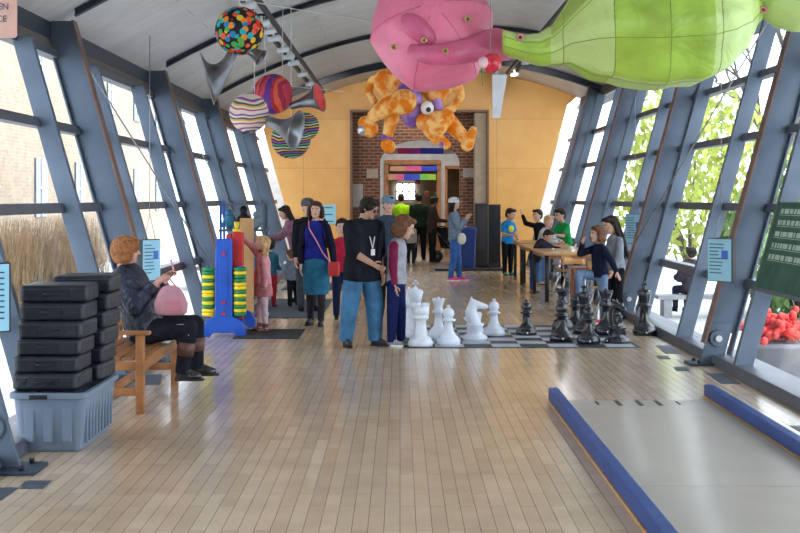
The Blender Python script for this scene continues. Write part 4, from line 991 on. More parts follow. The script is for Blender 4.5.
        ex.cap(b, j, .07*hl, .058*hl, 8); ex.cap(j, e, .058*hl, .045*hl, 8)
    body = obj_from(remeshed(m, voxel, 2, ex), 'body', skin, t)
    if detail:
        for s in (1, -1):
            q = MB(); q.ell(hp(s*.145, -.385, .02), (.062*hh, .035*hh, .036*hh), HM, 10, 8); e = q.build('eye', M_eyew, t)
            q = MB(); q.ell(hp(s*.145, -.412, .02), (.030*hh, .014*hh, .032*hh), HM, 10, 8); q.build('iris', M_iris, e)
            q = MB(); q.cap(hp(s*.08, -.40, .115), hp(s*.21, -.375, .125), .018*hh, .014*hh, 8); q.build('eyebrow', hair[1], t)
        q = MB(); q.ell(hp(0, -.405, -.215), (.105*hh, .03*hh, .026*hh), HM, 10, 8); q.build('mouth', M_lip, t)
    # ---- clothes
    if bottom is not None:
        m = MB(); o = .012 if skirt is None else .004
        lw = pose.get('legwidth', 1.0)
        if skirt is None:
            torso_loft(m, o, -.10, .22)
        for s in (1, -1):
            end = ankles[s] if not shorts else knees[s].lerp(ankles[s], .1)
            m.ell(O(hips[s]), .088*k+o)
            m.cyl(O(hips[s]), O(knees[s]), .090*k+o, (.060*k+o)*lw, 16); m.ell(O(knees[s]), (.060*k+o)*lw)
            if not shorts: m.cyl(O(knees[s]), O(end+(end-knees[s]).normalized()*.01), (.060*k+o)*lw, (.042*k+o)*lw, 16)
            if not shorts and lw <= 1.05: m.ell(O(knees[s].lerp(ankles[s], .3)+Vector((0, .015*k, 0))), .058*k+o*.8)
        obj_from(remeshed(m, voxel, 3), pose.get('bottom_name', 'trousers'), bottom, t)
    if skirt is not None:
        m = MB(); rg = []
        zs = [(.17, .155, .12), (.0, .180, .135), (-.3, .192, .15), (-.62, .185, .155), (-1.0, .17, .15)]
        kz = th*skirt[1]
        for a, rx, ry in zs:
            c = O(P0+(lean*tor*a if a > 0 else Vector((0, .0, a*kz)))); f_ = 1+.0*a
            rg.append([c+Vector(((rx*k+.012)*math.cos(q)*(1+.03*math.sin(7*q)*(-a if a < 0 else 0)), (ry*k+.012)*math.sin(q), 0)) for q in [2*math.pi*i/36 for i in range(36)]])
        m.grid(rg); obj_from(remeshed(m, voxel, 2), 'skirt', skirt[0], t)
    if top is not None:
        tm, sm = top if isinstance(top, (tuple, list)) else (top, top)
        m = MB(); o = .016+pose.get('loose', 0)
        torso_loft(m, o, -.04-long_top, 1.0)
        m.cap(O(shs[1]-xax*.035*k), O(shs[-1]+xax*.035*k), .046*k+o*.8); m.cap(O(shs[1]-xax*.03*k), O(neck-lean*.02*L), .042*k+o*.7); m.cap(O(shs[-1]+xax*.03*k), O(neck-lean*.02*L), .042*k+o*.7)
        ma = m if tm is sm else MB()
        for s in (1, -1):
            ma.ell(O(shs[s]), .050*k+o)
            if sleeve > .5:
                e = el[s].lerp(wr[s], (sleeve-.5)*2*.97)
                ma.cyl(O(shs[s]), O(el[s]), .052*k+o, .044*k+o, 14); ma.ell(O(el[s]), .044*k+o)
                ma.cyl(O(el[s]), O(e), .044*k+o, (.044-.014*(sleeve-.5)*2)*k+o*.8, 14)
            elif sleeve > 0:
                e = shs[s].lerp(el[s], sleeve*2); ma.cyl(O(shs[s]), O(e), .058*k+o, .052*k+o*1.3, 14)
        tp_ = obj_from(remeshed(m, voxel, 3), pose.get('top_name', 'top'), tm, t)
        if ma is not m: obj_from(remeshed(ma, voxel, 3), 'sleeves', sm, t)
        m = MB(); c = O(neck-lean*.015*L)
        m.lathe([(.058*k, -.01), (.066*k, 0), (.066*k, .02), (.055*k, .024), (.052*k, -.01)], c, 20, TB); m.build('collar', tm, t)
    # ---- shoes
    if shoes is not None:
        for s in (1, -1):
            fl_ = hl*1.42; a = ankles[s]; d = toes[s]; sd = Vector((0, 0, 1)).cross(d).normalized() if abs(d.z) < .9 else Vector((1, 0, 0))
            up = d.cross(sd).normalized(); M_ = Matrix((sd, d, up)).transposed()
            base = O(a)-up*ah*1.0
            m = MB()
            m.ell(base+d*fl_*.0+up*ah*.62, (.24*hl, .34*hl, .34*hl), M_, 14, 10); m.ell(base+d*fl_*.42+up*.24*hl, (.26*hl, .46*hl, .24*hl), M_, 14, 10); m.ell(base+d*fl_*.2+up*.32*hl, (.24*hl, .5*hl, .30*hl), M_, 14, 10)
            if boots: m.cyl(base+up*.3*hl, O(a.lerp(knees[s], boots[0])), .27*hl, (.054*k+.008), 16)
            me = remeshed(m, .010, 2); sh_o = obj_from(me, 'shoe' if not boots else 'boot', shoes, t)
            for v in me.vertices:
                rel = (v.co-base).dot(up)
                if rel < .012: v.co += up*(.012-rel)
            m = MB(); pl = []
            for i in range(20):
                q = 2*math.pi*i/20; wv = .25*hl*(1+.12*math.sin(q)); pl.append(base+sd*wv*math.cos(q)+d*(fl_*.27+fl_*.56*math.sin(q)))
            m.grid([[p for p in pl], [p+up*.022 for p in pl]], smooth=False); m.build('sole', pose.get('sole', M_black), sh_o)
            if boots and len(boots) > 1:
                m = MB(); m.cyl(O(a.lerp(knees[s], boots[0]-.28)), O(a.lerp(knees[s], boots[0])+Vector((0, 0, .01))), .052*k+.012, .060*k+.014, 18); m.build('boot_cuff', boots[1], sh_o)
                m = MB(); m.box(base-d*fl_*.12+up*.02, (.3*hl, .3*hl, .05), M_); m.build('heel', M_black, sh_o)
    # ---- hair
    style, hm = hair[0], hair[1]
    m = MB()
    if style != 'bald':
        big = (1.05 if style == 'bob' else 1.12) if style in ('bob', 'puffy') else 1.0
        if style == 'bob' and len(hair) > 2: big = 1.22; m.ell(hp(0, .25, -.02), (.50*hh, .42*hh, .50*hh), HM, 18, 12)
        m.ell(hp(0, .10, .145), (.405*hh*big, .43*hh*big, .40*hh*(1.03 if big > 1 else 1)), HM, 22, 14)
        m.ell(hp(0, .20, -.05), (.36*hh*big, .30*hh*big, .34*hh*big), HM, 18, 12)
        if style in ('short', 'swept', 'puffy'):
            m.ell(hp(.08, -.20, .42), (.26*hh, .22*hh, .13*hh), HM, 14, 8)
            m.ell(hp(-.14, -.16, .40), (.22*hh, .22*hh, .12*hh), HM, 14, 8)
        if style == 'bob':
            for s in (1, -1): m.ell(hp(s*.38, .06, -.14), (.16*hh, .32*hh, .42*hh), HM, 14, 10); m.ell(hp(s*.36, .16, -.34), (.20*hh, .24*hh, .20*hh), HM, 14, 10)
            m.ell(hp(0, .30, -.20), (.42*hh, .26*hh, .38*hh), HM, 16, 10); m.ell(hp(.1, -.22, .38), (.30*hh, .18*hh, .14*hh), HM, 12, 8)
        if style in ('long', 'chin'):
            ln = hair[2] if len(hair) > 2 else 1.2
            for s in (1, -1):
                m.cap(hp(s*.34, .05, .10), hp(s*.36, .10, -.45), .13*hh, .12*hh)
                m.cap(hp(s*.36, .10, -.45), hp(s*.30, .16, -.5-ln*.5), .12*hh, .07*hh)
            for q in range(5):
                x = -.26+.13*q; m.cap(hp(x, .28, 0), hp(x*1.1, .36, -.6-.3*ln), .16*hh, .13*hh); m.cap(hp(x*1.1, .36, -.6-.3*ln), hp(x*.9+.03*math.sin(q*3), .36, -.5-ln*(1+.08*math.sin(q*2))), .13*hh, .05*hh)
            m.ell(hp(.16, -.20, .37), (.20*hh, .20*hh, .13*hh), HM, 12, 8); m.ell(hp(-.16, -.20, .37), (.20*hh, .20*hh, .13*hh), HM, 12, 8)
        if style == 'tied':
            m.ell(hp(0, .52, .12), .17*hh); m.ell(hp(.12, -.22, .38), (.24*hh, .18*hh, .12*hh), HM, 12, 8); m.ell(hp(-.14, -.20, .38), (.22*hh, .18*hh, .12*hh), HM, 12, 8)
        obj_from(remeshed(m, min(voxel, .011), 2), 'hair', hm, t)
    info = dict(t=t, O=O, hp=hp, neck=neck, shs=shs, el=el, wr=wr, knees=knees, hips=hips, ankles=ankles, hh=hh, k=k, lean=lean, tor=tor, xax=xax, yax=yax, fd=fd, hl=hl, HM=HM)
    info['W'] = lambda p: Vector((at[0], at[1], z0))+Matrix.Rotation(ang, 3, 'Z') @ O(p)
    info['hand'] = lambda s: info['W'](wr[s]+fd[s]*hl*.55)
    return info
def cap_hat(I, mm, brim=True):
    hh, HM = I['hh'], I['HM']; m = MB(); rg = []
    for r_, z in ((.455, .13), (.47, .26), (.45, .42), (.35, .56), (.15, .64), (.01, .65)): rg.append([I['hp'](r_*.97*math.cos(q), .06+r_*1.08*math.sin(q), z) for q in [2*math.pi*i/24 for i in range(24)]])
    m.grid(rg, smooth=True); c = m.build('cap', mm, I['t'])
    if brim:
        m = MB(); a = []
        for i in range(15): q = math.pi+math.pi*i/14; a.append((.36*math.cos(q), -.22+.50*math.sin(q)))
        m.grid([[I['hp'](x, y, z+.12-.08*abs(x)*2) for x, y in a] for z in (.04, .075)], smooth=False); m.build('brim', mm, c)
def fl(px, y): return ((px-VX)*y/F, y)
def held(name, I, s, dims, mm, label, cat, d=(0, 0, 0), rot=None):
    p = I['hand'](s)+Vector(d); m = MB(); m.box((0, 0, 0), dims); o = m.build(name, mm, bevel=.003); o.location = p
    if rot: o.rotation_euler = rot
    return tag(o, label, cat)
def strap(I, pts, r, mm, name):
    m = MB(); m.tube([I['O'](p) for p in pts], r, n=6); return m.build(name, mm, I['t'])
jean = mat('denim', (.035, .14, .28), .8, var=.35, scale=7, bump=.6, bscale=12); djean = cloth('dark_denim', (.02, .045, .14)); blk = cloth('black', (.012, .013, .017)); navy = cloth('navy', (.015, .022, .06)); 

# --- seated woman with ginger bob, phone and pink bag
puff = mat('shiny_quilted_navy', (.007, .014, .036), .36, var=.5, scale=20, bump=1.0, bscale=26, spec=.45)
I = person((-2.22, 11.60), 86, 1.76, 'person with ginger bob in shiny black jacket and boots, seated on the oak bench',
    dict(lean=(0, -.34, 1), legL=((.22, 1, .10), (-.02, .05, -1)), legR=((-.05, 1, .07), (0, -.16, -1)), armL=((.10, .55, -1), (-.20, .75, .95)), armR=((.22, .52, -1), (-.35, .75, .85)), handL='hold', handR='hold', head=(18, 8), toeL=(.15, 1, 0), toeR=(0, 1, 0), loose=.016, sole=M_black, top_name='jacket'),
    top=puff, bottom=cloth('black_leggings', (.015, .017, .024)), shoes=mat('black_leather_boot', (.02, .02, .025), .22, coat=.6, var=.3), hair=('bob', H_ginger, 1.2), seat=.45, build=1.14, voxel=.009, boots=(.66, mat('brown_boot_cuff', (.11, .045, .035), .5)))
for s in (-1,):     # white stitched seams on the near trouser leg
    for dz in (-.02, .02): strap(I, [I['hips'][s]+Vector((s*.098, 0, .02+dz)), I['knees'][s]+Vector((s*.072, .03, .02+dz)), I['knees'][s]+Vector((s*.074, -.015, -.06))], .002, M_paper, 'trouser_seam')
held('phone', I, 1, (.010, .075, .15), mat('pink_phone_case', (.70, .30, .32), .4), 'pink-cased phone held up by the seated woman with ginger hair', 'phone', (.02, 0, .05), (0, R(-15), R(5)))
t = thing('handbag', (-1.96, 11.36, .70), 'soft pale pink bag on the lap of the seated woman', 'bag', rz=R(-8))
m = MB(); rg = []
for z, rx, ry in ((0, .13, .05), (.03, .17, .075), (.12, .18, .08), (.22, .14, .06), (.29, .09, .03), (.31, .04, .012)): rg.append([Vector((rx*math.cos(q)*(1+.04*math.sin(5*q)), ry*math.sin(q)-.0, z)) for q in [2*math.pi*i/32 for i in range(32)]])
m.grid(rg); m.build('bag_body', mat('pink_suede', (.46, .22, .27), .8, bump=.5, bscale=10), t)
m = MB(); m.box((.05, -.075, .10), (.16, .02, .11)); m.build('front_pocket', mat('rose_leather', (.48, .16, .20), .5), t, bevel=.008); m = MB(); m.tube([(-.1, 0, .2), (-.12, -.02, .34), (.0, -.02, .38), (.1, 0, .24)], .008); m.build('strap', mat('rose_leather', (.48, .16, .20), .5), t)

t.scale = (.82, .82, .82)
# --- girl in pink reaching to the red board
I = person(fl(263.5, 16.9), -80, 1.25, 'small blond girl in pink reaching up to the top of the red game board',
    dict(armR=((.35, .75, .95), (.05, .72, .72)), armL=((.12, -.15, -1), (.0, .12, -1)), legL=((.05, -.02, -1), (.0, -.06, -1)), legR=((.05, .14, -1), (.0, .0, -1)), head=(5, -10), handR='open', bottom_name='tights', lean=(0, .03, 1)),
    top=cloth('dusty_pink', (.74, .34, .37)), bottom=cloth('pale_pink_tights', (.76, .58, .64)), shoes=cloth('pink_brown_boot', (.30, .13, .11)), hair=('long', H_blond, 2.3), child=True, skirt=(cloth('rose_frill', (.52, .22, .22)), .5), voxel=.009, boots=(.25,))

# --- woman in blue, front facing
I = person(fl(316, 17.75), -8, 1.70, 'woman in royal blue jumper and teal denim skirt walking towards the camera',
    dict(legL=((.02, .14, -1), (-.02, .05, -1)), legR=((.02, -.06, -1), (.0, -.12, -1)), armR=((.18, -.02, -1), (-.02, .35, -1)), armL=((.30, .0, -1), (.20, .30, -1)), bottom_name='tights', head=(10, 3), top_name='jumper'),
    top=(cloth('royal_blue', (.018, .025, .22)), cloth('black_sleeve', (.015, .013, .03))), bottom=cloth('black_tights', (.04, .035, .04)), shoes=mat('black_ankle_boot', (.015, .013, .015), .35), hair=('bob', H_dbrown), build=.93, skirt=(cloth('teal_denim', (.03, .15, .25)), 1.06))
o = I; nk, yx, xx = I['neck'], I['yax'], I['xax']
for s in (1, -1): strap(I, [nk+xx*s*.12+yx*.10+Vector((0, 0, -.03)), nk+xx*s*.12+Vector((0, 0, .015)), nk+xx*s*.12-yx*.11+Vector((0, 0, -.06)), nk+xx*s*.13-yx*.155+Vector((0, 0, -.2)), nk+xx*s*.165-yx*.08+Vector((0, 0, -.36))], .016, blk, 'backpack_strap')
strap(I, [nk+xx*-.10+Vector((0, .0, .02)), nk+xx*-.06-yx*.135+Vector((0, 0, -.1)), nk+xx*.04-yx*.17+Vector((0, 0, -.25)), nk+xx*.13-yx*.16+Vector((0, 0, -.42)), nk+xx*.2-yx*.12+Vector((0, 0, -.52))], .008, mat('salmon_strap', (.75, .25, .22), .5), 'crossbody_strap')
m = MB(); m.box(I['O'](nk+yx*.18+Vector((0, 0, -.2))), (.26, .12, .38)); m.build('backpack', blk, I['t'], bevel=.03)
p = I['W'](nk+xx*.25-yx*.12+Vector((0, 0, -.62))); m = MB(); m.grid([[Vector((a, b, z)) for a, b in rr(q, w_, .03)] for q, w_, z in ((.06, .03, -.11), (.075, .04, -.09), (.075, .04, .05), (.065, .03, .08))], smooth=False)
o = m.build('crossbody_bag', mat('red_leather', (.45, .02, .02), .4), bevel=.006); o.location = p+Vector((.02, -.02, 0)); tag(o, 'bright red bag hanging at the hip of the woman in blue', 'bag')
# --- adult partly hidden behind her
I = person(fl(307, 19.9), 20, 1.72, 'dark-haired person with a grey cap standing behind the woman in blue', dict(head=(-10, 5)), top=blk, bottom=cloth('charcoal_trousers', (.05, .055, .065)), shoes=blk, hair=('short', H_dark), voxel=.013); cap_hat(I, cloth('grey_cap', (.10, .10, .11)), False)
# --- long haired woman bending left
person(fl(299, 21.6), -75, 1.66, 'woman with long dark hair in mauve jumper bending over the toy rack', dict(lean=(0, .30, 1), armL=((.1, .7, -.7), (0, 1, -.1)), armR=((.1, .6, -.8), (0, 1, -.2)), head=(0, 25), legL=((.04, .05, -1), (0, -.1, -1)), legR=((.04, -.06, -1), (0, -.05, -1))),
    top=cloth('mauve', (.25, .12, .17)), bottom=cloth('black_leggings2', (.02, .02, .025)), shoes=blk, hair=('long', H_dark, 1.7), voxel=.012, long_top=.12)
person(fl(270, 20.7), 165, 1.10, 'small child in teal jacket and red trousers seen from behind at the rack', dict(head=(30, 10), armL=((.1, .3, -1), (0, .8, -.4)), armR=((.1, .3, -1), (0, .8, -.3))), top=cloth('teal_jacket', (.04, .16, .24)), bottom=cloth('red_trousers', (.50, .03, .05)), shoes=cloth('dark_trainer', (.03, .04, .07)), hair=('short', H_dark), child=True, voxel=.011)
person(fl(293, 20.6), -150, .93, 'toddler in grey hooded top and black trousers standing on the dark mat', dict(head=(10, 12), lean=(0, .12, 1), legR=((.12, .2, -1), (.05, -.2, -1))), top=cloth('slate_top', (.16, .18, .22)), bottom=blk, shoes=cloth('pale_trainer', (.4, .4, .42)), hair=('short', H_brown), child=True, voxel=.011)
# --- boy in red
I = person(fl(342, 18.7), 12, 1.45, 'boy with short dark hair in a red shirt and navy trousers behind the man', dict(head=(-10, 8), armR=((.25, .05, -1), (.15, .2, -1))), top=cloth('crimson', (.42, .02, .05)), bottom=navy, shoes=blk, hair=('short', H_dark), child=True, voxel=.011, sleeve=.3)

# --- man in black with sunglasses
I = person(fl(362, 15.25), 38, 1.77, 'man in open black shirt, sunglasses and blue jeans looking down at the chess pieces',
    dict(lean=(0, .07, 1), head=(22, 24), legL=((.10, .12, -1), (.02, .0, -1)), legR=((.14, -.05, -1), (.06, -.10, -1)), armR=((.10, .28, -1), (-.62, .75, -.55)), armL=((.10, -.02, -1), (-.1, .45, -1)), handR='rest', loose=.020, legwidth=1.28, toeL=(.25, 1, 0), toeR=(.35, 1, 0), top_name='shirt', bottom_name='jeans', sole=cloth('dark_sole', (.05, .04, .05))),
    top=cloth('black_shirt', (.012, .014, .019), 7), bottom=jean, shoes=mat('black_trainer', (.02, .018, .022), .5), hair=('puffy', H_dark), skin=SKIN2, sleeve=.60, build=1.16, long_top=.14, voxel=.009)
m = MB(); hp = I['hp']
for s in (1, -1): m.ell(hp(s*.15, -.43, .02), (.12*I['hh'], .035*I['hh'], .085*I['hh']), I['HM'], 14, 10); m.cap(hp(s*.26, -.38, .05), hp(s*.385, .02, .04), .012*I['hh'], .012*I['hh'], 6)
m.cap(hp(-.06, -.44, .05), hp(.06, -.44, .05), .014*I['hh'], .014*I['hh'], 6); m.build('sunglasses', M_glossblack, I['t'])
nk, yx, xx = I['neck'], I['yax'], I['xax']
for s in (1, -1): strap(I, [nk+xx*s*.07+Vector((0, 0, .02)), nk+xx*s*.06-yx*.10+Vector((0, 0, -.08)), nk+xx*s*.03-yx*.158+Vector((0, 0, -.2)), nk-yx*.163+Vector((0, 0, -.32))], .006, M_paper, 'lanyard')
m = MB(); m.box(I['O'](nk-yx*.168+Vector((0, 0, -.36))), (.05, .01, .07)); m.build('badge', M_paper, I['t'])
for s in (1, -1):     # the open overshirt's front panels
    m = MB(); rg = []
    for tt_, w_ in ((.93, .03), (.75, .07), (.5, .08), (.2, .10), (-.05, .12), (-.14, .13)):
        c = nk-I['lean']*(1-tt_)*I['tor']; rg.append([I['O'](c+xx*s*a-yx*b) for a, b in ((.17-w_, .162), (.17-w_, .172), (.19, .125), (.19, .11))])
    m.grid(rg); m.build('shirt_front', cloth('black_overshirt', (.018, .02, .027), 7), I['t'])
# --- girl in raglan shirt
I = person(fl(396, 15.30), 70, 1.56, 'girl with brown bob in grey shirt with maroon sleeves beside the white chess pieces',
    dict(head=(8, 26), armR=((.05, -.03, -1), (0, .10, -1)), armL=((.05, .0, -1), (0, .12, -1)), legL=((.02, .08, -1), (.0, .02, -1)), legR=((.02, -.05, -1), (0, -.03, -1)), sole=M_paper, legwidth=1.1),
    top=(cloth('heather_grey', (.34, .35, .40)), cloth('maroon_sleeve', (.20, .02, .07))), bottom=cloth('navy_trousers', (.012, .018, .085)), shoes=cloth('grey_trainer', (.28, .29, .32)), hair=('bob', H_brown), child=True, build=.92, voxel=.009)
# --- background by the portal
I = person(fl(388, 19.6), 10, 1.76, 'person with blue-grey cap mostly hidden behind the man in sunglasses', dict(), top=cloth('dark_slate_shirt', (.04, .06, .09)), bottom=blk, shoes=blk, hair=('short', H_dark), voxel=.013); cap_hat(I, cloth('blue_grey_cap', (.18, .26, .36)))
far = dict(voxel=.016, detail=False)
person(fl(401, 37.5), 180, 1.86, 'person in a bright lime green shirt seen from behind at the arch', dict(), top=cloth('lime', (.38, .75, .02)), bottom=navy, shoes=blk, hair=('short', H_dark), sleeve=.3, build=1.05, **far)
person(fl(419, 36.6), 175, 1.86, 'tall person in dark green top seen from behind in the arch', dict(), top=cloth('dark_green', (.018, .035, .022)), bottom=blk, shoes=blk, hair=('short', H_dark), skin=SKIN2, build=1.15, **far)
I = person(fl(432, 35.3), 100, 1.78, 'woman in dark coat with puffy dark hair pushing a stroller beneath the arch', dict(armL=((.1, .4, -1), (0, 1, -.1)), armR=((.1, .4, -1), (0, 1, -.1)), head=(-20, 10)), top=cloth('brown_black_coat', (.04, .028, .025)), bottom=blk, shoes=blk, hair=('puffy', H_dark), skin=SKIN3, long_top=.15, **far)
person(fl(411, 33.6), 175, 1.20, 'child in pale grey jacket and black trousers walking away towards the arch', dict(legL=((.03, .2, -1), (0, -.1, -1)), legR=((.03, -.15, -1), (0, -.2, -1))), top=cloth('pale_grey_jacket', (.22, .20, .19)), bottom=blk, shoes=cloth('pale_trainer', (.4, .4, .42)), hair=('short', H_dark), child=True, **far)
# stroller
st = thing('stroller', (1.22, 35.6, 0), 'dark pushchair with large wheels beside the woman in the arch', 'stroller', rz=R(95))
for x in (-.24, .24):
    for y, r_ in ((-.35, .10), (.25, .15)):
        m = MB(); m.lathe([(r_*.6, -.02), (r_, -.025), (r_, .025), (r_*.6, .02), (r_*.6, -.02)], (x, y, r_), 20, Matrix.Rotation(R(90), 3, 'Y')); m.build('wheel', M_black, st)
        m = MB(); m.cyl((x-.02, y, r_), (x+.02, y, r_), .04, n=10); m.build('hub', M_chrome, st)
    m = MB(); m.tube([(x, .25, .15), (x, 0, .5), (x, .45, 1.02)], .014); m.tube([(x, -.35, .1), (x, 0, .5), (x, -.1, .8)], .014); m.build('frame_tube', M_wire, st)
m = MB(); m.tube([(-.24, .45, 1.02), (0, .50, 1.05), (.24, .45, 1.02)], .018); m.build('handlebar', M_black, st)
m = MB(); m.grid([[Vector((x, y+dy, z)) for x, y in rr(.2, b, .05)] for b, dy, z in ((.15, -.05, .35), (.2, -.05, .5), (.12, .12, .9))], smooth=False); m.build('seat', blk, st, bevel=.02)
m = MB(); rg = []
for i in range(7): a = math.pi*.15+math.pi*.55*i/6; rg.append([Vector((x, .12-.32*math.cos(a), .62+.32*math.sin(a)+.02*math.cos(x*12))) for x in (-.23, -.1, 0, .1, .23)]+[Vector((x, .12-.30*math.cos(a), .62+.30*math.sin(a))) for x in (.21, .1, 0, -.1, -.21)])
m.grid(rg); m.build('canopy', cloth('charcoal_canopy', (.04, .035, .035)), st)
# --- woman with white cap photographing
I = person(fl(455, 27.3), 82, 1.74, 'woman in white cap, grey-blue sweatshirt and pink trainers taking a photo with a phone',
    dict(lean=(0, -.05, 1), armL=((.08, .42, -.9), (-.1, .75, .95)), armR=((.10, .40, -.9), (-.15, .75, 1)), handL='hold', handR='hold', head=(0, -2), legL=((.02, .13, -1), (0, .08, -1)), legR=((.02, -.06, -1), (0, -.16, -1)), sole=M_paper),
    top=cloth('grey_blue_sweat', (.17, .23, .31)), bottom=mat('blue_jeans', (.03, .12, .38), .8, var=.25, bump=.4), shoes=cloth('hot_pink', (.85, .10, .35)), hair=('long', H_dark, .8), voxel=.012, long_top=.06)
cap_hat(I, cloth('white_cap', (.72, .74, .78))); held('phone', I, 1, (.01, .15, .08), M_black, 'phone held up in both hands by the woman with the white cap', 'phone', (.04, 0, .03))
p = I['W'](I['hips'][-1])+Vector((.10, -.14, .0)); m = MB(); m.ell((0, 0, 0), (.09, .05, .12)); o = m.build('purse', mat('cream_leather', (.62, .58, .50), .5)); o.location = p+Vector((.04, 0, .02)); tag(o, 'small cream purse hanging at the hip of the woman in the white cap', 'bag')
# --- boy in blue T-shirt
person(fl(507.5, 29.3), 35, 1.52, 'boy in a bright blue T-shirt with yellow print and black trousers beside the game tables',
    dict(head=(20, 18), armR=((.12, .15, -1), (-.75, .8, -.05)), armL=((.2, .2, -1), (.3, .6, -1)), top_name='t_shirt'), top=cloth('bright_blue', (.02, .26, .62)), bottom=blk, shoes=cloth('teal_shoe', (.05, .25, .22)), hair=('short', H_dark), child=True, sleeve=.38, voxel=.012)
bt = bpy.data.objects[[o.name for o in bpy.data.objects if o.name.startswith('person')][-1]]
m = MB(); m.ell((.0, -.128, 1.02), (.08, .02, .075), n=14, m=8); m.build('shirt_print', mat('yellow_print', (.75, .72, .05), .7), bt)
# --- children at the tables
person(fl(541, 28.35), -50, 1.50, 'child in a dark top with one arm raised behind the game tables', dict(armR=((.9, .25, .2), (.5, .1, 1.1)), head=(0, 5), lean=(0, .15, 1)), top=blk, bottom=navy, shoes=blk, hair=('short', H_dark), child=True, voxel=.013)
person(fl(541.0, 26.15), 55, 1.42, 'blond child in a white and grey jacket leaning on the middle game table', dict(lean=(0, .30, 1), head=(-20, 14), armL=((.1, .6, -.8), (-.4, 1, -.1)), armR=((.1, .5, -.8), (-.3, 1, -.1)), legwidth=1.1, loose=.01), top=cloth('white_grey_jacket', (.48, .49, .50)), bottom=cloth('light_denim', (.10, .20, .38)), shoes=cloth('peach_shoe', (.60, .32, .22)), hair=('short', H_blond), child=True, voxel=.012)
person(fl(533.5, 24.0), 75, 1.25, 'small dark-haired child in a dark padded jacket bending low over the near table', dict(lean=(0, .55, 1), head=(-30, 38), armL=((.2, .8, -.5), (-.5, 1, -.1)), armR=((.1, .7, -.6), (-.4, 1, -.2)), legL=((.03, -.1, -1), (0, -.05, -1)), loose=.015), top=cloth('dark_padded', (.03, .03, .045)), bottom=cloth('blue_trousers', (.03, .07, .2)), shoes=cloth('peach_shoe', (.60, .32, .22)), hair=('short', H_dark), child=True, voxel=.012)
person(fl(567, 26.7), -55, 1.55, 'boy in a green shirt leaning over the far side of the game tables', dict(lean=(0, .25, 1), head=(0, 16), armR=((.15, .6, -.8), (-.4, 1, .0)), armL=((.15, .6, -.8), (-.2, 1, .1))), top=cloth('grass_green', (.02, .30, .08)), bottom=navy, shoes=blk, hair=('short', H_dark), child=True, sleeve=.4, voxel=.012)
# --- girl in black on the chessboard
I = person(fl(600, 18.05), -62, 1.36, 'girl in navy top and pale jeans, knee raised, among the black chess pieces',
    dict(armR=((.25, .75, -.25), (-.55, .15, .85)), armL=((.75, -.15, -.85), (.55, -.05, -.75)), handL='open', legR=((.06, 1, .12), (.02, -.05, -1)), legL=((.04, .02, -1), (.02, .03, -1)), head=(2, 4), lean=(0, .05, 1), sole=M_paper),
    top=cloth('navy_black', (.012, .015, .035)), bottom=cloth('pale_jeans', (.15, .22, .34)), shoes=cloth('magenta_shoe', (.55, .04, .12)), hair=('bob', H_brown), child=True, build=.95, voxel=.009)
# --- woman behind her
I = person(fl(616, 18.45), -70, 1.50, 'girl with long black hair in a grey top standing by the right window column', dict(head=(0, 18), armL=((.1, .1, -1), (0, .5, -1)), armR=((.1, .1, -1), (0, .5, -1))), top=cloth('cool_grey', (.24, .26, .30)), bottom=blk, shoes=blk, hair=('long', H_dark, 1.5), voxel=.010, child=True)
# --- figure added outside in place of a reflection in the window glass
person((5.62, 25.6), 200, 1.7, 'dark-haired person in a dark coat sitting outside beyond the right windows', dict(legL=((.1, 1, 0), (0, 0, -1)), legR=((.1, 1, 0), (0, 0, -1)), armL=((.2, .4, -1), (-.3, 1, 0)), armR=((.2, .4, -1), (-.3, 1, 0)), loose=.03), top=cloth('dark_coat', (.04, .035, .05)), bottom=navy, shoes=blk, hair=('puffy', H_dark), voxel=.016, z0=-.6, seat=.45)
t = thing('garden_bench', (5.62, 25.6, -.6), 'stone bench outside beneath the seated person in a dark coat', 'bench'); m = MB(); m.box((0, .0, .40), (1.4, .45, .08)); m.build('slab', mat('grey_stone', (.30, .31, .33), .8), t, bevel=.01)
for x in (-.5, .5): m = MB(); m.box((x, 0, .18), (.15, .4, .36)); m.build('support', mat('grey_stone', (.30, .31, .33), .8), t)
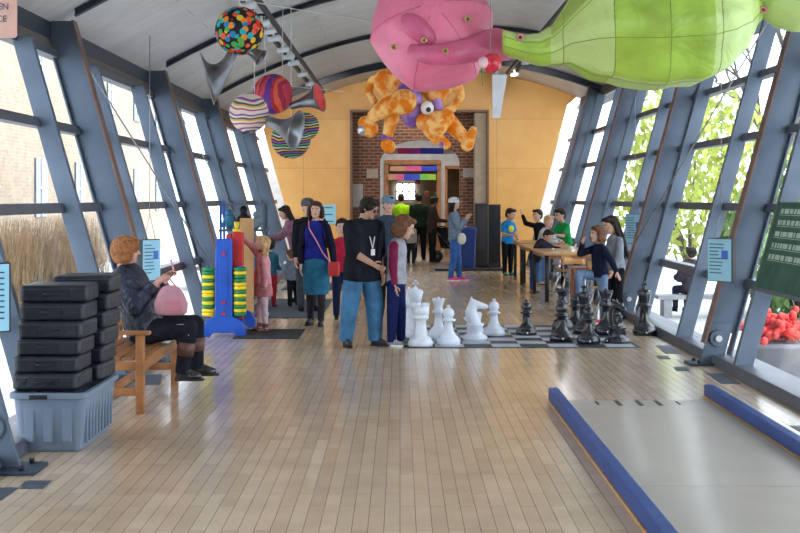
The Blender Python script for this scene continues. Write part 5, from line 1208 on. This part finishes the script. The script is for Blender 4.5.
# ================================================================= LIGHT AND CAMERA
w = bpy.data.worlds.new('World'); sc.world = w; w.use_nodes = True
nt = w.node_tree; bg = nt.nodes['Background']; bg.inputs[1].default_value = SKY
tc = nt.nodes.new('ShaderNodeTexCoord'); n = nt.nodes.new('ShaderNodeTexNoise'); n.inputs['Scale'].default_value = 2.5; n.inputs['Detail'].default_value = 5
r = nt.nodes.new('ShaderNodeValToRGB'); r.color_ramp.elements[0].color = (.72, .84, 1, 1); r.color_ramp.elements[1].color = (1, 1, 1, 1)
r.color_ramp.elements[0].position = .35; r.color_ramp.elements[1].position = .6
nt.links.new(tc.outputs['Generated'], n.inputs['Vector']); nt.links.new(n.outputs['Fac'], r.inputs[0]); nt.links.new(r.outputs[0], bg.inputs[0])
def area(loc, size, power, col=(1, 1, 1), rot=(0, 0, 0), sy=None):  # unseen area light without a fixture, added for the portal and rooms beyond
    l = bpy.data.lights.new('fill_light', 'AREA'); l.energy = power; l.size = size; l.color = col
    if sy: l.shape = 'RECTANGLE'; l.size_y = sy
    o = bpy.data.objects.new('fill_light', l); COL.objects.link(o); o.location = loc; o.rotation_euler = rot; return o
def spot(loc, target, power, angle=70, col=(1, .93, .82)):
    l = bpy.data.lights.new('spot', 'SPOT'); l.energy = power; l.spot_size = R(angle); l.spot_blend = .7; l.color = col; l.shadow_soft_size = .08
    o = bpy.data.objects.new('spot', l); COL.objects.link(o); o.location = loc
    o.rotation_euler = (Vector(target)-Vector(loc)).to_track_quat('-Z', 'Y').to_euler(); return o
for x, t in ((-1.77, (-2.2, 33, 2.6)), (-1.5, (-1.5, 33, 2)), (2.45, (3.4, 33, 2.6)), (2.45, (2.6, 33, 1.5))):
    spot((x, 27.5, roof_h(x)-.45), t, 80, 75)
area((.4, 33.9, 4.1), 1.0, 8, (1, .9, .75), sy=.8)
area((.5, 37.3, 3.9), 2.0, 60, (1, .95, .9), sy=2)
area((.6, 45, 3.4), 2.5, 70, (1, .85, .65), sy=4)
cam = bpy.data.cameras.new('camera'); cam.sensor_width = 36; cam.lens = F/800*36; cam.shift_y = -(266.5-VY)/800; cam.clip_end = 400
co = bpy.data.objects.new('camera', cam); COL.objects.link(co); co.location = (0, 0, H0); co.rotation_euler = (R(90), 0, 0); sc.camera = co
sc.view_settings.view_transform = 'Standard'; sc.view_settings.look = 'None'; sc.view_settings.exposure = EXPO; sc.view_settings.gamma = 1
